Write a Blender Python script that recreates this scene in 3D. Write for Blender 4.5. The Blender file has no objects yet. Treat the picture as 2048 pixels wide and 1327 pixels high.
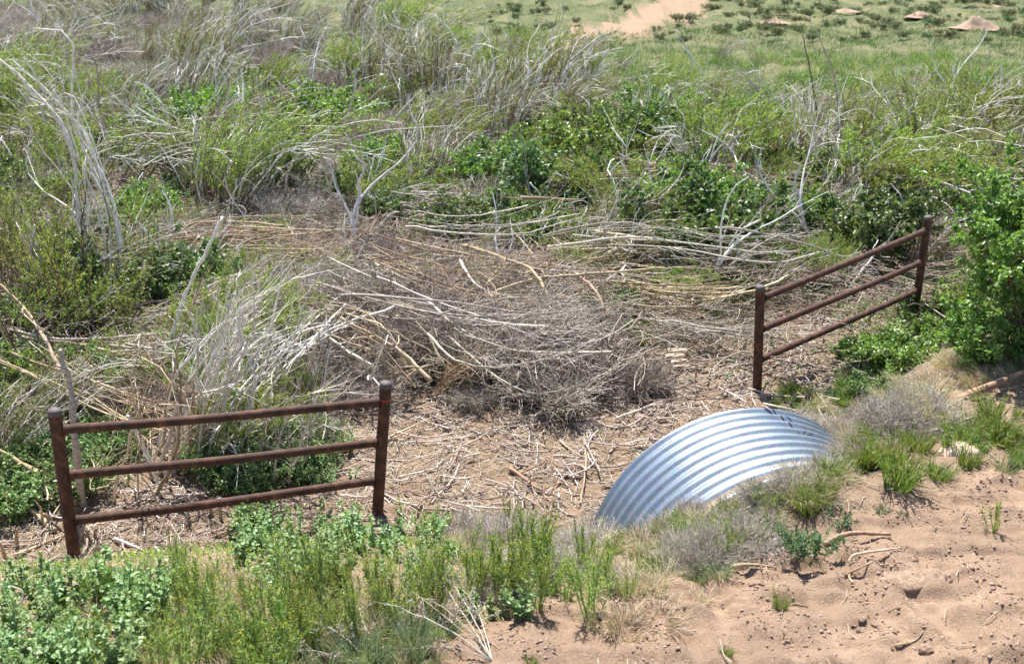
import bpy, math, random
import numpy as np
from mathutils import Vector, Matrix

# ------------------------------------------------------------------ camera, light, exposure
SC = bpy.context.scene
CAM_H, PITCH, FPX = 5.3, math.radians(22.8), 2000.0
cam_d = bpy.data.cameras.new('camera'); cam = bpy.data.objects.new('camera', cam_d)
SC.collection.objects.link(cam); SC.camera = cam
cam.location = (0, 0, CAM_H); cam.rotation_euler = (math.radians(90) - PITCH, 0, 0)
cam_d.sensor_width = 36; cam_d.lens = 36 * FPX / 2048; cam_d.clip_start = .05; cam_d.clip_end = 2000
cam_d.dof.use_dof = True; cam_d.dof.focus_distance = 9.6; cam_d.dof.aperture_fstop = 3.2

SUN_EL, SUN_AZ = math.radians(60), math.radians(-13)       # azimuth from +Y (ahead) towards +X
sd = bpy.data.lights.new('sun', 'SUN'); sd.energy = 5.0; sd.angle = math.radians(.53); sd.color = (1, .955, .88)
sun = bpy.data.objects.new('sun', sd); SC.collection.objects.link(sun)
sv = Vector((math.sin(SUN_AZ) * math.cos(SUN_EL), math.cos(SUN_AZ) * math.cos(SUN_EL), math.sin(SUN_EL)))
sun.rotation_euler = sv.to_track_quat('Z', 'Y').to_euler(); sun.location = (0, 0, 30)
W = bpy.data.worlds.new('World'); SC.world = W; W.use_nodes = True
wn = W.node_tree; wn.nodes.clear()
sky = wn.nodes.new('ShaderNodeTexSky'); sky.sky_type = 'NISHITA'; sky.sun_disc = False
sky.sun_elevation = SUN_EL; sky.sun_rotation = SUN_AZ; sky.altitude = 1400; sky.air_density = 1.0; sky.dust_density = .6
bg = wn.nodes.new('ShaderNodeBackground'); bg.inputs[1].default_value = .095
wo = wn.nodes.new('ShaderNodeOutputWorld')
wn.links.new(sky.outputs[0], bg.inputs[0]); wn.links.new(bg.outputs[0], wo.inputs[0])
SC.view_settings.view_transform = 'Standard'; SC.view_settings.look = 'None'
SC.view_settings.exposure = 1.18; SC.view_settings.gamma = 1
SC.cycles.use_denoising = True; SC.cycles.max_bounces = 6; SC.cycles.diffuse_bounces = 3; SC.cycles.glossy_bounces = 3
SC.cycles.transmission_bounces = 3; SC.cycles.caustics_reflective = False; SC.cycles.caustics_refractive = False

# ------------------------------------------------------------------ projection helpers (image measure -> world)
cP, sP = math.cos(PITCH), math.sin(PITCH)
FW, UP, O = np.array([0, cP, -sP]), np.array([0, sP, cP]), np.array([0, 0, CAM_H])
def sstep(a, b, x):
    t = np.clip((x - a) / (b - a), 0, 1); return t * t * (3 - 2 * t)
TOE = np.array([(-60, -8), (-9, 6.0), (-4.2, 6.95), (-1.6, 7.4), (-.4, 7.35), (.75, 7.4), (1.5, 7.75), (2.5, 8.45), (3.5, 9.7),
                (4.7, 11.1), (6.4, 12.2), (12, 15), (70, 40)], float)
def toe_dist(x, y):
    x = np.asarray(x, float); y = np.asarray(y, float)
    best = np.full(np.broadcast(x, y).shape, 1e9); sign = np.ones_like(best)
    for a, b in zip(TOE[:-1], TOE[1:]):
        dx, dy = b - a; L2 = dx * dx + dy * dy
        t = np.clip(((x - a[0]) * dx + (y - a[1]) * dy) / L2, 0, 1)
        ex, ey = x - a[0] - t * dx, y - a[1] - t * dy
        d = np.sqrt(ex * ex + ey * ey); m = d < best
        best = np.where(m, d, best); sign = np.where(m, np.sign(dy * ex - dx * ey), sign)
    return best * sign            # positive on the camera's side
_nr = np.random.default_rng(5)
_NK = [(l, _nr.uniform(0, 2 * np.pi, 7), _nr.uniform(0, 2 * np.pi, 7)) for l in (6, 2.4, 1.0, .42, .2, .1)]
def noise(x, y, k):
    l, an, ph = _NK[k]; s = 0
    for i in range(7):
        s = s + np.sin((x * np.cos(an[i]) + y * np.sin(an[i])) * (2 * np.pi / l) * (1 + .13 * i) + ph[i])
    return s / 3.0
def dirt_mask(x, y):
    """bare shoulder of the road: 1 = bare soil"""
    ex = y - (4.95 + .42 * x + .16 * noise(x, y, 2))
    return 1 - sstep(-.25, .12, ex)
def hgt(x, y):
    x = np.asarray(x, float); y = np.asarray(y, float)
    d = toe_dist(x, y); dp = np.maximum(d, 0)
    z = 1.42 * (1 - np.exp(-dp / 1.35)) + .115 * np.minimum(dp, 9)
    near = np.exp(-((y - 9) / 9) ** 2)
    z = z + .015 * noise(x, y, 3) + .02 * noise(x, y, 2) + .03 * noise(x, y, 1) * (1 - near * .5)
    far = sstep(14, 26, y)
    z = z + far * (.14 * noise(x, y, 0) + .05 * noise(x, y, 1)) + .16 * noise(x, y, 1) * far * (1 - sstep(34, 42, y))
    f2 = sstep(50, 90, y); z = z + f2 * (y - 50) * .10 + sstep(44, 56, y) * (.09 * noise(x, y, 0) + .04 * noise(x, y, 1))
    z = z + .23 * np.exp(-((x - 2.05) ** 2 / .7 + (y - 6.38) ** 2 / .24)) + .42 * np.exp(-((x - 3.45) ** 2 / .35 + (y - 7.75) ** 2 / .5)) + .16 * np.exp(-((x - 3.0) ** 2 / .5 + (y - 6.75) ** 2 / .25))
    dm = dirt_mask(x, y); z = z + dm * (.022 * np.maximum(noise(x, y, 3), -.2) + .012 * noise(x, y, 4) + .016 * np.maximum(noise(x, y, 5) * noise(x + 3, y, 4) , 0) ** 1.0) + (1 - dm) * near * .012 * noise(x, y, 4)
    return z
def hz(x, y): return float(hgt(x, y))
def ray(px, py): return FW + np.array([1., 0, 0]) * (px - 1024) / FPX + UP * (663.5 - py) / FPX
def gp(px, py):
    """ground point seen at a place of the photograph (2048 px wide)"""
    d = ray(px, py); t = np.geomspace(4, 300, 1500); X = O[:, None] + d[:, None] * t
    below = X[2] < hgt(X[0], X[1]); i = int(np.argmax(below)) if below.any() else 1499
    ts = np.linspace(t[max(i - 1, 0)], t[i], 25); X = O[:, None] + d[:, None] * ts
    j = int(np.argmax(X[2] < hgt(X[0], X[1]))) if below.any() else 24
    return np.array([X[0][j], X[1][j], hz(X[0][j], X[1][j])])
def gph(px, py, h):
    """point over the ground by h metres, seen at a place of the photograph"""
    d = ray(px, py); t = np.linspace(5, 40, 6000); X = O[:, None] + d[:, None] * t; i = int(np.argmax(X[2] < hgt(X[0], X[1]) + h)); return X[:, i]
def atz(px, py, z):
    d = ray(px, py); return O + d * (z - CAM_H) / d[2]
def aty(px, py, y):
    d = ray(px, py); return O + d * (y / d[1])
def proj(P):
    v = np.asarray(P, float) - O; F = v @ FW; return 1024 + FPX * v[..., 0] / F, 663.5 - FPX * (v @ UP) / F
def pxm(P):
    v = np.asarray(P, float) - O; F = v @ FW; return FPX * (cP * F + sP * (v @ UP)) / F ** 2

# ------------------------------------------------------------------ object helpers
C = SC.collection
def props(o, label=None, cat=None, group=None, kind=None):
    if label: o['label'] = label
    if cat: o['category'] = cat
    if group: o['group'] = group
    if kind: o['kind'] = kind
    return o
def empty(name, loc, label, cat, group=None, rz=0, sc=1):
    o = bpy.data.objects.new(name, None); C.objects.link(o); o.location = loc; o.rotation_euler = (0, 0, rz)
    o.scale = (sc,) * 3; o.empty_display_size = .1
    return props(o, label, cat, group)
class MB:
    """collects quads as numpy arrays and links them as one mesh object"""
    def __init__(s): s.v = []; s.q = []; s.a = []; s.n = 0
    def add(s, V, Q, A):
        V = np.asarray(V, np.float32).reshape(-1, 3); s.v.append(V); s.q.append(np.asarray(Q, np.int64).reshape(-1, 4) + s.n)
        s.a.append(np.broadcast_to(np.asarray(A, np.float32), (len(V),)).copy()); s.n += len(V); return s
    def tubes(s, P, R, A, S=3):
        """P (N,K,3) paths, R (N,K) radii, A (N,) tone"""
        P = np.asarray(P, float); N, K, _ = P.shape
        if N == 0: return s
        R = np.broadcast_to(R, (N, K)); A = np.broadcast_to(A, (N,))
        T = np.gradient(P, axis=1); T /= np.linalg.norm(T, axis=2, keepdims=True) + 1e-9
        ref = np.where(np.abs(T[:, :1, 2:3]) > .8, np.array([1., .13, 0]), np.array([.05, .1, 1.])); ref = np.broadcast_to(ref, T.shape)
        n1 = np.cross(T, ref); n1 /= np.linalg.norm(n1, axis=2, keepdims=True) + 1e-9; n2 = np.cross(T, n1)
        th = np.arange(S) * 2 * np.pi / S
        V = P[:, :, None] + R[:, :, None, None] * (np.cos(th)[:, None] * n1[:, :, None] + np.sin(th)[:, None] * n2[:, :, None])
        i = np.arange(N * (K - 1)); b = (i // (K - 1)) * K * S + (i % (K - 1)) * S
        j = np.arange(S); j2 = (j + 1) % S
        Q = np.stack([b[:, None] + j, b[:, None] + j2, b[:, None] + S + j2, b[:, None] + S + j], -1)
        return s.add(V, Q, np.repeat(A, K * S))
    def leaves(s, P, D, L, Wd, A, fold=.25, broad=0, rg=None, Nn=None):
        """P base points, D directions, L lengths, Wd widths; diamond (broad=0) or six-sided folded leaves"""
        P = np.asarray(P, float); n = len(P)
        if n == 0: return s
        rg = rg or np.random.default_rng(1)
        D = D / (np.linalg.norm(D, axis=1, keepdims=True) + 1e-9)
        r = rg.normal(size=(n, 3)) if Nn is None else Nn
        S_ = np.cross(D, r); S_ /= np.linalg.norm(S_, axis=1, keepdims=True) + 1e-9; N_ = np.cross(S_, D)
        L = np.broadcast_to(L, (n,))[:, None]; Wd = np.broadcast_to(Wd, (n,))[:, None] / 2
        if not broad:
            V = np.stack([P, P + D * L * .42 + S_ * Wd, P + D * L - N_ * L * .12, P + D * L * .42 - S_ * Wd + N_ * Wd * fold], 1)
            Q = np.arange(n)[:, None] * 4 + np.arange(4); return s.add(V, Q, np.repeat(np.broadcast_to(A, (n,)), 4))
        u = N_ * Wd * fold
        V = np.stack([P, P + D * L - N_ * L * .15, P + D * L * .3 + S_ * Wd + u, P + D * L * .72 + S_ * Wd * .8 + u * .6,
                      P + D * L * .3 - S_ * Wd + u, P + D * L * .72 - S_ * Wd * .8 + u * .6], 1)
        Q = (np.arange(n)[:, None, None] * 6 + np.array([[0, 2, 3, 1], [0, 1, 5, 4]])[None]).reshape(-1, 4)
        return s.add(V, Q, np.repeat(np.broadcast_to(A, (n,)), 6))
    def data(s, name, m, smooth=True):
        me = bpy.data.meshes.new(name); V = np.concatenate(s.v); Q = np.concatenate(s.q)
        me.vertices.add(len(V)); me.vertices.foreach_set('co', V.ravel())
        me.loops.add(Q.size); me.loops.foreach_set('vertex_index', Q.ravel().astype(np.int32))
        me.polygons.add(len(Q)); me.polygons.foreach_set('loop_start', (np.arange(len(Q)) * 4).astype(np.int32))
        me.update(calc_edges=True); me.validate()
        if smooth: me.polygons.foreach_set('use_smooth', np.ones(len(me.polygons), bool))
        at = me.attributes.new('v', 'FLOAT', 'POINT'); at.data.foreach_set('value', np.concatenate(s.a)[:len(me.vertices)])
        me.materials.append(m); return me
    def build(s, name, m, parent=None, smooth=True):
        o = bpy.data.objects.new(name, s.data(name, m, smooth)); C.objects.link(o); o.parent = parent; return o

# ------------------------------------------------------------------ materials
def nm(name):
    m = bpy.data.materials.new(name); m.use_nodes = True; nt = m.node_tree; nt.nodes.clear()
    out = nt.nodes.new('ShaderNodeOutputMaterial'); return m, nt, out
def N(nt, t, **k):
    n = nt.nodes.new(t)
    for a, b in k.items():
        if isinstance(a, str) and a.startswith('i_'):
            kk = a[2:]; kk = int(kk) if kk.isdigit() else kk; n.inputs[kk].default_value = b
        else: setattr(n, a, b)
    return n
def mixc(nt, f, a, b, mode='MIX'):
    n = nt.nodes.new('ShaderNodeMix'); n.data_type = 'RGBA'; n.blend_type = mode
    for s, v in ((n.inputs[0], f), (n.inputs[6], a), (n.inputs[7], b)):
        if hasattr(v, 'is_output'): nt.links.new(v, s)
        elif isinstance(v, (int, float)): s.default_value = v
        else: s.default_value = (*v, 1)
    return n.outputs[2]
def vary(nt, col, amt):
    oi = nt.nodes.new('ShaderNodeObjectInfo'); mr = N(nt, 'ShaderNodeMapRange'); mr.inputs[3].default_value = 1 - amt; mr.inputs[4].default_value = 1 + amt
    nt.links.new(oi.outputs['Random'], mr.inputs[0])
    hs = nt.nodes.new('ShaderNodeHueSaturation'); nt.links.new(mr.outputs[0], hs.inputs['Value']); nt.links.new(col, hs.inputs['Color'])
    m2 = N(nt, 'ShaderNodeMath', operation='MULTIPLY_ADD'); m2.inputs[1].default_value = .05; m2.inputs[2].default_value = .475
    nt.links.new(oi.outputs['Random'], m2.inputs[0]); nt.links.new(m2.outputs[0], hs.inputs['Hue'])
    return hs.outputs[0]
def leaf_mat(name, c1, c2, tr=.35, rough=.45, amt=.15, spec=.4):
    m, nt, out = nm(name)
    a = N(nt, 'ShaderNodeAttribute', attribute_name='v')
    col = vary(nt, mixc(nt, a.outputs['Fac'], c1, c2), amt)
    p = N(nt, 'ShaderNodeBsdfPrincipled'); p.inputs['Roughness'].default_value = rough; p.inputs['Specular IOR Level'].default_value = spec
    t = N(nt, 'ShaderNodeBsdfTranslucent'); ms = N(nt, 'ShaderNodeMixShader'); ms.inputs[0].default_value = tr
    tc = mixc(nt, 1.0, col, (1.25, 1.3, .6), 'MULTIPLY')
    nt.links.new(col, p.inputs['Base Color']); nt.links.new(tc, t.inputs[0])
    nt.links.new(p.outputs[0], ms.inputs[1]); nt.links.new(t.outputs[0], ms.inputs[2]); nt.links.new(ms.outputs[0], out.inputs[0]); return m
def wood_mat(name, c1, c2, rough=.8, sc=30, amt=.12):
    m, nt, out = nm(name)
    a = N(nt, 'ShaderNodeAttribute', attribute_name='v'); col = mixc(nt, a.outputs['Fac'], c1, c2)
    tc = N(nt, 'ShaderNodeTexCoord'); nz = N(nt, 'ShaderNodeTexNoise', i_Scale=sc, i_Detail=3.0); nt.links.new(tc.outputs['Object'], nz.inputs['Vector'])
    rp = N(nt, 'ShaderNodeMapRange'); rp.inputs[1].default_value = .3; rp.inputs[2].default_value = .7; rp.inputs[3].default_value = .62; rp.inputs[4].default_value = 1.15
    nt.links.new(nz.outputs[0], rp.inputs[0]); hs = N(nt, 'ShaderNodeHueSaturation'); nt.links.new(rp.outputs[0], hs.inputs['Value']); nt.links.new(col, hs.inputs['Color'])
    col = vary(nt, hs.outputs[0], amt)
    p = N(nt, 'ShaderNodeBsdfPrincipled'); p.inputs['Roughness'].default_value = rough; p.inputs['Specular IOR Level'].default_value = .25
    nt.links.new(col, p.inputs['Base Color']); nt.links.new(p.outputs[0], out.inputs[0]); return m

M = dict(
    willow=leaf_mat('willow_leaf', (.10, .165, .04), (.42, .50, .155), .4),
    willow2=leaf_mat('willow_leaf_grey', (.17, .20, .09), (.38, .40, .21), .35),
    broad=leaf_mat('broad_leaf', (.05, .105, .035), (.18, .27, .095), .32, .45, spec=.5),
    bush=leaf_mat('bush_leaf', (.08, .16, .035), (.27, .38, .105), .38, .4, spec=.5),
    bright=leaf_mat('bright_leaf', (.12, .24, .03), (.26, .40, .07), .4),
    weed=leaf_mat('weed_leaf', (.12, .22, .08), (.32, .43, .20), .3, .45, spec=.4),
    must=leaf_mat('mustard_leaf', (.19, .29, .08), (.44, .52, .18), .38),
    flower=leaf_mat('mustard_flower', (.55, .50, .03), (.75, .68, .06), .3),
    grass=leaf_mat('green_grass', (.10, .17, .035), (.26, .32, .10), .35),
    bgrass=leaf_mat('blue_grass', (.14, .20, .11), (.30, .36, .24), .3),
    meadow=leaf_mat('meadow_grass', (.045, .11, .03), (.15, .235, .085), .25),
    dry=leaf_mat('dry_grass', (.30, .24, .16), (.70, .62, .48), .2, .7, .1, .2),
    sage=leaf_mat('sage_leaf', (.07, .13, .06), (.15, .22, .11), .25, .5),
    scrub=leaf_mat('scrub_leaf', (.11, .14, .07), (.27, .29, .16), .2, .6),
    stem=wood_mat('live_stem', (.12, .08, .055), (.34, .25, .18)),
    gstem=leaf_mat('green_stem', (.14, .22, .06), (.26, .34, .12), .1),
    twig=wood_mat('dead_twig', (.13, .098, .083), (.62, .53, .47)),
    straw=wood_mat('pale_straw', (.26, .19, .15), (.80, .70, .61)),
    floor=wood_mat('old_stem_litter', (.13, .095, .07), (.56, .47, .38)),
    tan=wood_mat('tan_stick', (.24, .15, .085), (.74, .60, .43)),
    white=wood_mat('bleached_wood', (.62, .55, .47), (.90, .87, .82), sc=18),
    grey=wood_mat('grey_twig', (.30, .26, .21), (.74, .67, .58)),
    root=wood_mat('root_bark', (.28, .19, .12), (.52, .38, .25), sc=45),
    log=wood_mat('weathered_log', (.22, .14, .08), (.46, .32, .20), sc=14),
)
def rust_mat():
    m, nt, out = nm('rusted_pipe'); tc = N(nt, 'ShaderNodeTexCoord')
    n1 = N(nt, 'ShaderNodeTexNoise', i_Scale=9.0, i_Detail=6.0, i_Roughness=.7); n2 = N(nt, 'ShaderNodeTexNoise', i_Scale=160.0, i_Detail=3.0)
    for n in (n1, n2): nt.links.new(tc.outputs['Object'], n.inputs['Vector'])
    r = N(nt, 'ShaderNodeValToRGB'); e = r.color_ramp.elements
    e[0].position = .3; e[0].color = (.030, .017, .012, 1); e[1].position = .74; e[1].color = (.185, .080, .045, 1)
    x = e.new(.5); x.color = (.070, .034, .023, 1)
    nt.links.new(n1.outputs[0], r.inputs[0]); col = mixc(nt, .35, r.outputs[0], n2.outputs[0], 'OVERLAY')
    p = N(nt, 'ShaderNodeBsdfPrincipled'); p.inputs['Roughness'].default_value = .75; p.inputs['Specular IOR Level'].default_value = .3
    b = N(nt, 'ShaderNodeBump', i_Strength=.5, i_Distance=.004); nt.links.new(n2.outputs[0], b.inputs['Height'])
    nt.links.new(b.outputs[0], p.inputs['Normal']); nt.links.new(col, p.inputs['Base Color']); nt.links.new(p.outputs[0], out.inputs[0]); return m
def plain(name, c, rough=.6, metal=0., sc=60, amp=.25):
    m, nt, out = nm(name); tc = N(nt, 'ShaderNodeTexCoord'); n1 = N(nt, 'ShaderNodeTexNoise', i_Scale=float(sc), i_Detail=5.0)
    nt.links.new(tc.outputs['Object'], n1.inputs['Vector'])
    rp = N(nt, 'ShaderNodeMapRange'); rp.inputs[1].default_value = .3; rp.inputs[2].default_value = .7; rp.inputs[3].default_value = 1 - amp; rp.inputs[4].default_value = 1 + amp
    nt.links.new(n1.outputs[0], rp.inputs[0]); hs = N(nt, 'ShaderNodeHueSaturation', i_Color=(*c, 1)); nt.links.new(rp.outputs[0], hs.inputs['Value'])
    p = N(nt, 'ShaderNodeBsdfPrincipled'); p.inputs['Roughness'].default_value = rough; p.inputs['Metallic'].default_value = metal
    b = N(nt, 'ShaderNodeBump', i_Strength=.5, i_Distance=.01); nt.links.new(n1.outputs[0], b.inputs['Height']); nt.links.new(b.outputs[0], p.inputs['Normal'])
    nt.links.new(hs.outputs[0], p.inputs['Base Color']); nt.links.new(p.outputs[0], out.inputs[0]); return m
M['rust'] = rust_mat(); M['capm'] = plain('grey_cap_metal', (.11, .09, .085), .7, .2)
M['redp'] = plain('red_paint', (.35, .03, .02), .5); M['black'] = plain('black_marker', (.015, .016, .02), .5)
M['rock'] = plain('sandy_rock', (.52, .40, .30), .85, 0, 12, .2); M['brick'] = plain('pale_brick', (.55, .43, .32), .85, 0, 25, .2)
M['clod'] = plain('soil_clod', (.24, .165, .115), .95, 0, 40, .4)
def galv_mat():
    m, nt, out = nm('galvanised_steel'); tc = N(nt, 'ShaderNodeTexCoord')
    vo = N(nt, 'ShaderNodeTexVoronoi', i_Scale=70.0); nz = N(nt, 'ShaderNodeTexNoise', i_Scale=5.0, i_Detail=5.0); ns = N(nt, 'ShaderNodeTexNoise', i_Scale=60.0, i_Detail=4.0)
    for n in (vo, nz, ns): nt.links.new(tc.outputs['Object'], n.inputs['Vector'])
    col = mixc(nt, nz.outputs[0], (.20, .245, .30), (.38, .44, .51)); col = mixc(nt, .16, col, vo.outputs['Color'], 'OVERLAY')
    a = N(nt, 'ShaderNodeAttribute', attribute_name='v'); ad = N(nt, 'ShaderNodeMath', operation='MULTIPLY_ADD'); ad.inputs[1].default_value = .55; ad.inputs[2].default_value = -.28
    nt.links.new(ns.outputs[0], ad.inputs[0]); sm = N(nt, 'ShaderNodeMath', operation='ADD'); nt.links.new(a.outputs['Fac'], sm.inputs[0]); nt.links.new(ad.outputs[0], sm.inputs[1])
    mr = N(nt, 'ShaderNodeMapRange'); mr.inputs[1].default_value = .42; mr.inputs[2].default_value = .58; nt.links.new(sm.outputs[0], mr.inputs[0])
    col2 = mixc(nt, mr.outputs[0], col, (.36, .25, .175))
    p = N(nt, 'ShaderNodeBsdfPrincipled'); nt.links.new(col2, p.inputs['Base Color'])
    me = N(nt, 'ShaderNodeMapRange'); me.inputs[3].default_value = .8; me.inputs[4].default_value = 0; nt.links.new(mr.outputs[0], me.inputs[0]); nt.links.new(me.outputs[0], p.inputs['Metallic'])
    ro = N(nt, 'ShaderNodeMapRange'); ro.inputs[3].default_value = .48; ro.inputs[4].default_value = .9; nt.links.new(mr.outputs[0], ro.inputs[0]); nt.links.new(ro.outputs[0], p.inputs['Roughness'])
    nt.links.new(p.outputs[0], out.inputs[0]); return m
M['galv'] = galv_mat()
def ground_mat():
    m, nt, out = nm('ground_soil'); tc = N(nt, 'ShaderNodeTexCoord')
    def nz(sc, det=6.0, ro=.6):
        n = N(nt, 'ShaderNodeTexNoise', i_Scale=float(sc), i_Detail=det, i_Roughness=ro); nt.links.new(tc.outputs['Object'], n.inputs['Vector']); return n.outputs[0]
    def ramp(x, a, b):
        r = N(nt, 'ShaderNodeMapRange'); r.inputs[1].default_value = a; r.inputs[2].default_value = b; nt.links.new(x, r.inputs[0]); return r.outputs[0]
    def att(nm_): return N(nt, 'ShaderNodeAttribute', attribute_name=nm_).outputs['Fac']
    fine, mid, big = nz(55), nz(7), nz(1.1)
    silt = mixc(nt, ramp(mid, .3, .7), (.105, .066, .042), (.24, .16, .105))
    silt = mixc(nt, ramp(fine, .35, .7), silt, (.38, .285, .20))
    dirt = mixc(nt, ramp(mid, .3, .7), (.255, .17, .115), (.43, .30, .21)); dirt = mixc(nt, ramp(big, .42, .6), dirt, (.29, .20, .14))
    dirt = mixc(nt, ramp(fine, .55, .75), dirt, (.44, .325, .245)); dirt = mixc(nt, ramp(nz(130), .57, .68), dirt, (.23, .155, .105))
    mead = mixc(nt, ramp(mid, .35, .65), (.06, .085, .03), (.125, .15, .065)); mead = mixc(nt, ramp(nz(.5), .45, .7), mead, (.20, .19, .10))
    col = mixc(nt, att('dirt'), silt, dirt); col = mixc(nt, att('meadow'), col, mead); col = mixc(nt, att('path'), col, (.31, .215, .145))
    p = N(nt, 'ShaderNodeBsdfPrincipled'); p.inputs['Roughness'].default_value = .92; p.inputs['Specular IOR Level'].default_value = .15
    b = N(nt, 'ShaderNodeBump', i_Strength=.6, i_Distance=.018); nt.links.new(fine, b.inputs['Height'])
    b2 = N(nt, 'ShaderNodeBump', i_Strength=.7, i_Distance=.011); nt.links.new(nz(110, 5.0, .7), b2.inputs['Height']); nt.links.new(b.outputs[0], b2.inputs['Normal'])
    nt.links.new(b2.outputs[0], p.inputs['Normal']); nt.links.new(col, p.inputs['Base Color']); nt.links.new(p.outputs[0], out.inputs[0]); return m
M['ground'] = ground_mat()

# ------------------------------------------------------------------ ground
def axis(lo, hi, a, b, step, gr=1.07):
    c = list(np.arange(a, b + 1e-6, step)); s = step; x = b
    while x < hi: s *= gr; x += s; c.append(min(x, hi))
    s = step; x = a; pre = []
    while x > lo: s *= gr; x -= s; pre.append(max(x, lo))
    return np.array(pre[::-1] + c)
PATHPX = [(1200, 60), (1290, 45), (1340, 22), (1400, 5)]
def path_mask(x, y):
    m = 0
    # a worn strip of bare soil climbing the far slope, and bare patches round it
    pts = np.array([(1.6, 44), (4.3, 48.5), (6.8, 54), (10.8, 64), (17, 84)], float); wd = [.9, 2.0, 2.2, 2.4, 3]
    for (a, b), w in zip(zip(pts[:-1], pts[1:]), wd):
        d = b - a; t = np.clip(((x - a[0]) * d[0] + (y - a[1]) * d[1]) / (d @ d), 0, 1)
        q = np.hypot(x - a[0] - t * d[0], y - a[1] - t * d[1]) + .5 * noise(x, y, 2) * .8 + .3 * noise(x, y, 3)
        m = np.maximum(m, 1 - sstep(w * .6, w, q))
    return m
gx = axis(-500, 500, -5, 6.5, .024); gy = axis(-30, 900, 3.2, 11, .024)
X, Y = np.meshgrid(gx, gy); Z = hgt(X, Y)
pm = path_mask(X, Y)
b = MB(); nx, ny = len(gx), len(gy)
i = np.arange((nx - 1) * (ny - 1)); r, c = i // (nx - 1), i % (nx - 1); k = r * nx + c
b.add(np.stack([X, Y, Z], -1).reshape(-1, 3), np.stack([k, k + 1, k + nx + 1, k + nx], -1), 0)
ground = b.build('ground', M['ground']); props(ground, kind='structure')
def vattr(o, name, arr):
    a = o.data.attributes.new(name, 'FLOAT', 'POINT'); a.data.foreach_set('value', np.asarray(arr, np.float32).ravel())
td = toe_dist(X, Y)
vattr(ground, 'dirt', np.maximum(dirt_mask(X, Y), .55 * sstep(.2, 1.2, td)))
vattr(ground, 'meadow', sstep(15, 30, Y) * .9); vattr(ground, 'path', pm)

# ------------------------------------------------------------------ generic plant builders (local coordinates, base at origin)
def grow(rg, n, h, base=.2, spread=.35, lean=(0, 0), droop=.1, wob=.04, K=8, hvar=.35):
    t = np.linspace(0, 1, K)[None, :, None]; an = rg.uniform(0, 2 * np.pi, n); rr = base * np.sqrt(rg.uniform(0, 1, n))
    B = np.stack([rr * np.cos(an), rr * np.sin(an), np.full(n, -.03)], -1)[:, None]
    H = (h * rg.uniform(1 - hvar, 1, n))[:, None, None]
    an2 = an + rg.normal(0, .8, n); sp = (spread * rg.uniform(.2, 1, n))[:, None]
    out = np.stack([np.cos(an2), np.sin(an2)], -1) * sp
    Ln = np.array(lean)[None] * rg.uniform(.4, 1.2, n)[:, None]
    side = (out[:, None] * t + Ln[:, None] * t ** 2.0)
    z = t - droop * rg.uniform(.3, 1.3, (n, 1, 1)) * t ** 3
    P = B + H * np.concatenate([side, z], -1)
    ph = rg.uniform(0, 2 * np.pi, (n, 1, 3, 2)); fr = np.array([1.3, 3.1])
    P = P + wob * H * t * (np.sin(t[..., None] * fr * 2 * np.pi + ph) * np.array([.7, .35])).sum(-1) * np.array([1, 1, .3])
    return P
def pick(rg, P, m, t0=.2, t1=1.0, pw=1.0):
    N_, K, _ = P.shape; i = rg.integers(0, N_, m); t = (t0 + (t1 - t0) * rg.uniform(0, 1, m) ** pw) * (K - 1)
    k = np.minimum(t.astype(int), K - 2); f = (t - k)[:, None]
    a, b_ = P[i, k], P[i, k + 1]; d = b_ - a; d = d / (np.linalg.norm(d, axis=1, keepdims=True) + 1e-9)
    return a * (1 - f) + b_ * f, d, i, t / (K - 1)
def twigs(rg, P, m, L, t0=.3, t1=1., jit=.5, upb=.2, K=3, side=None):
    a, d, i, t = pick(rg, P, m, t0, t1); d = d + jit * rg.normal(size=(m, 3)) + np.array([0, 0, upb]); d /= np.linalg.norm(d, axis=1, keepdims=True)
    Lm = (L * rg.uniform(.4, 1.1, m))[:, None, None]; tt = np.linspace(0, 1, K)[None, :, None]
    bend = rg.normal(size=(m, 1, 3)) * .12 * Lm
    return a[:, None] + d[:, None] * tt * Lm + bend * tt ** 2
def rad(r0, r1, K, n=None): return np.linspace(r0, r1, K)[None]

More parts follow.
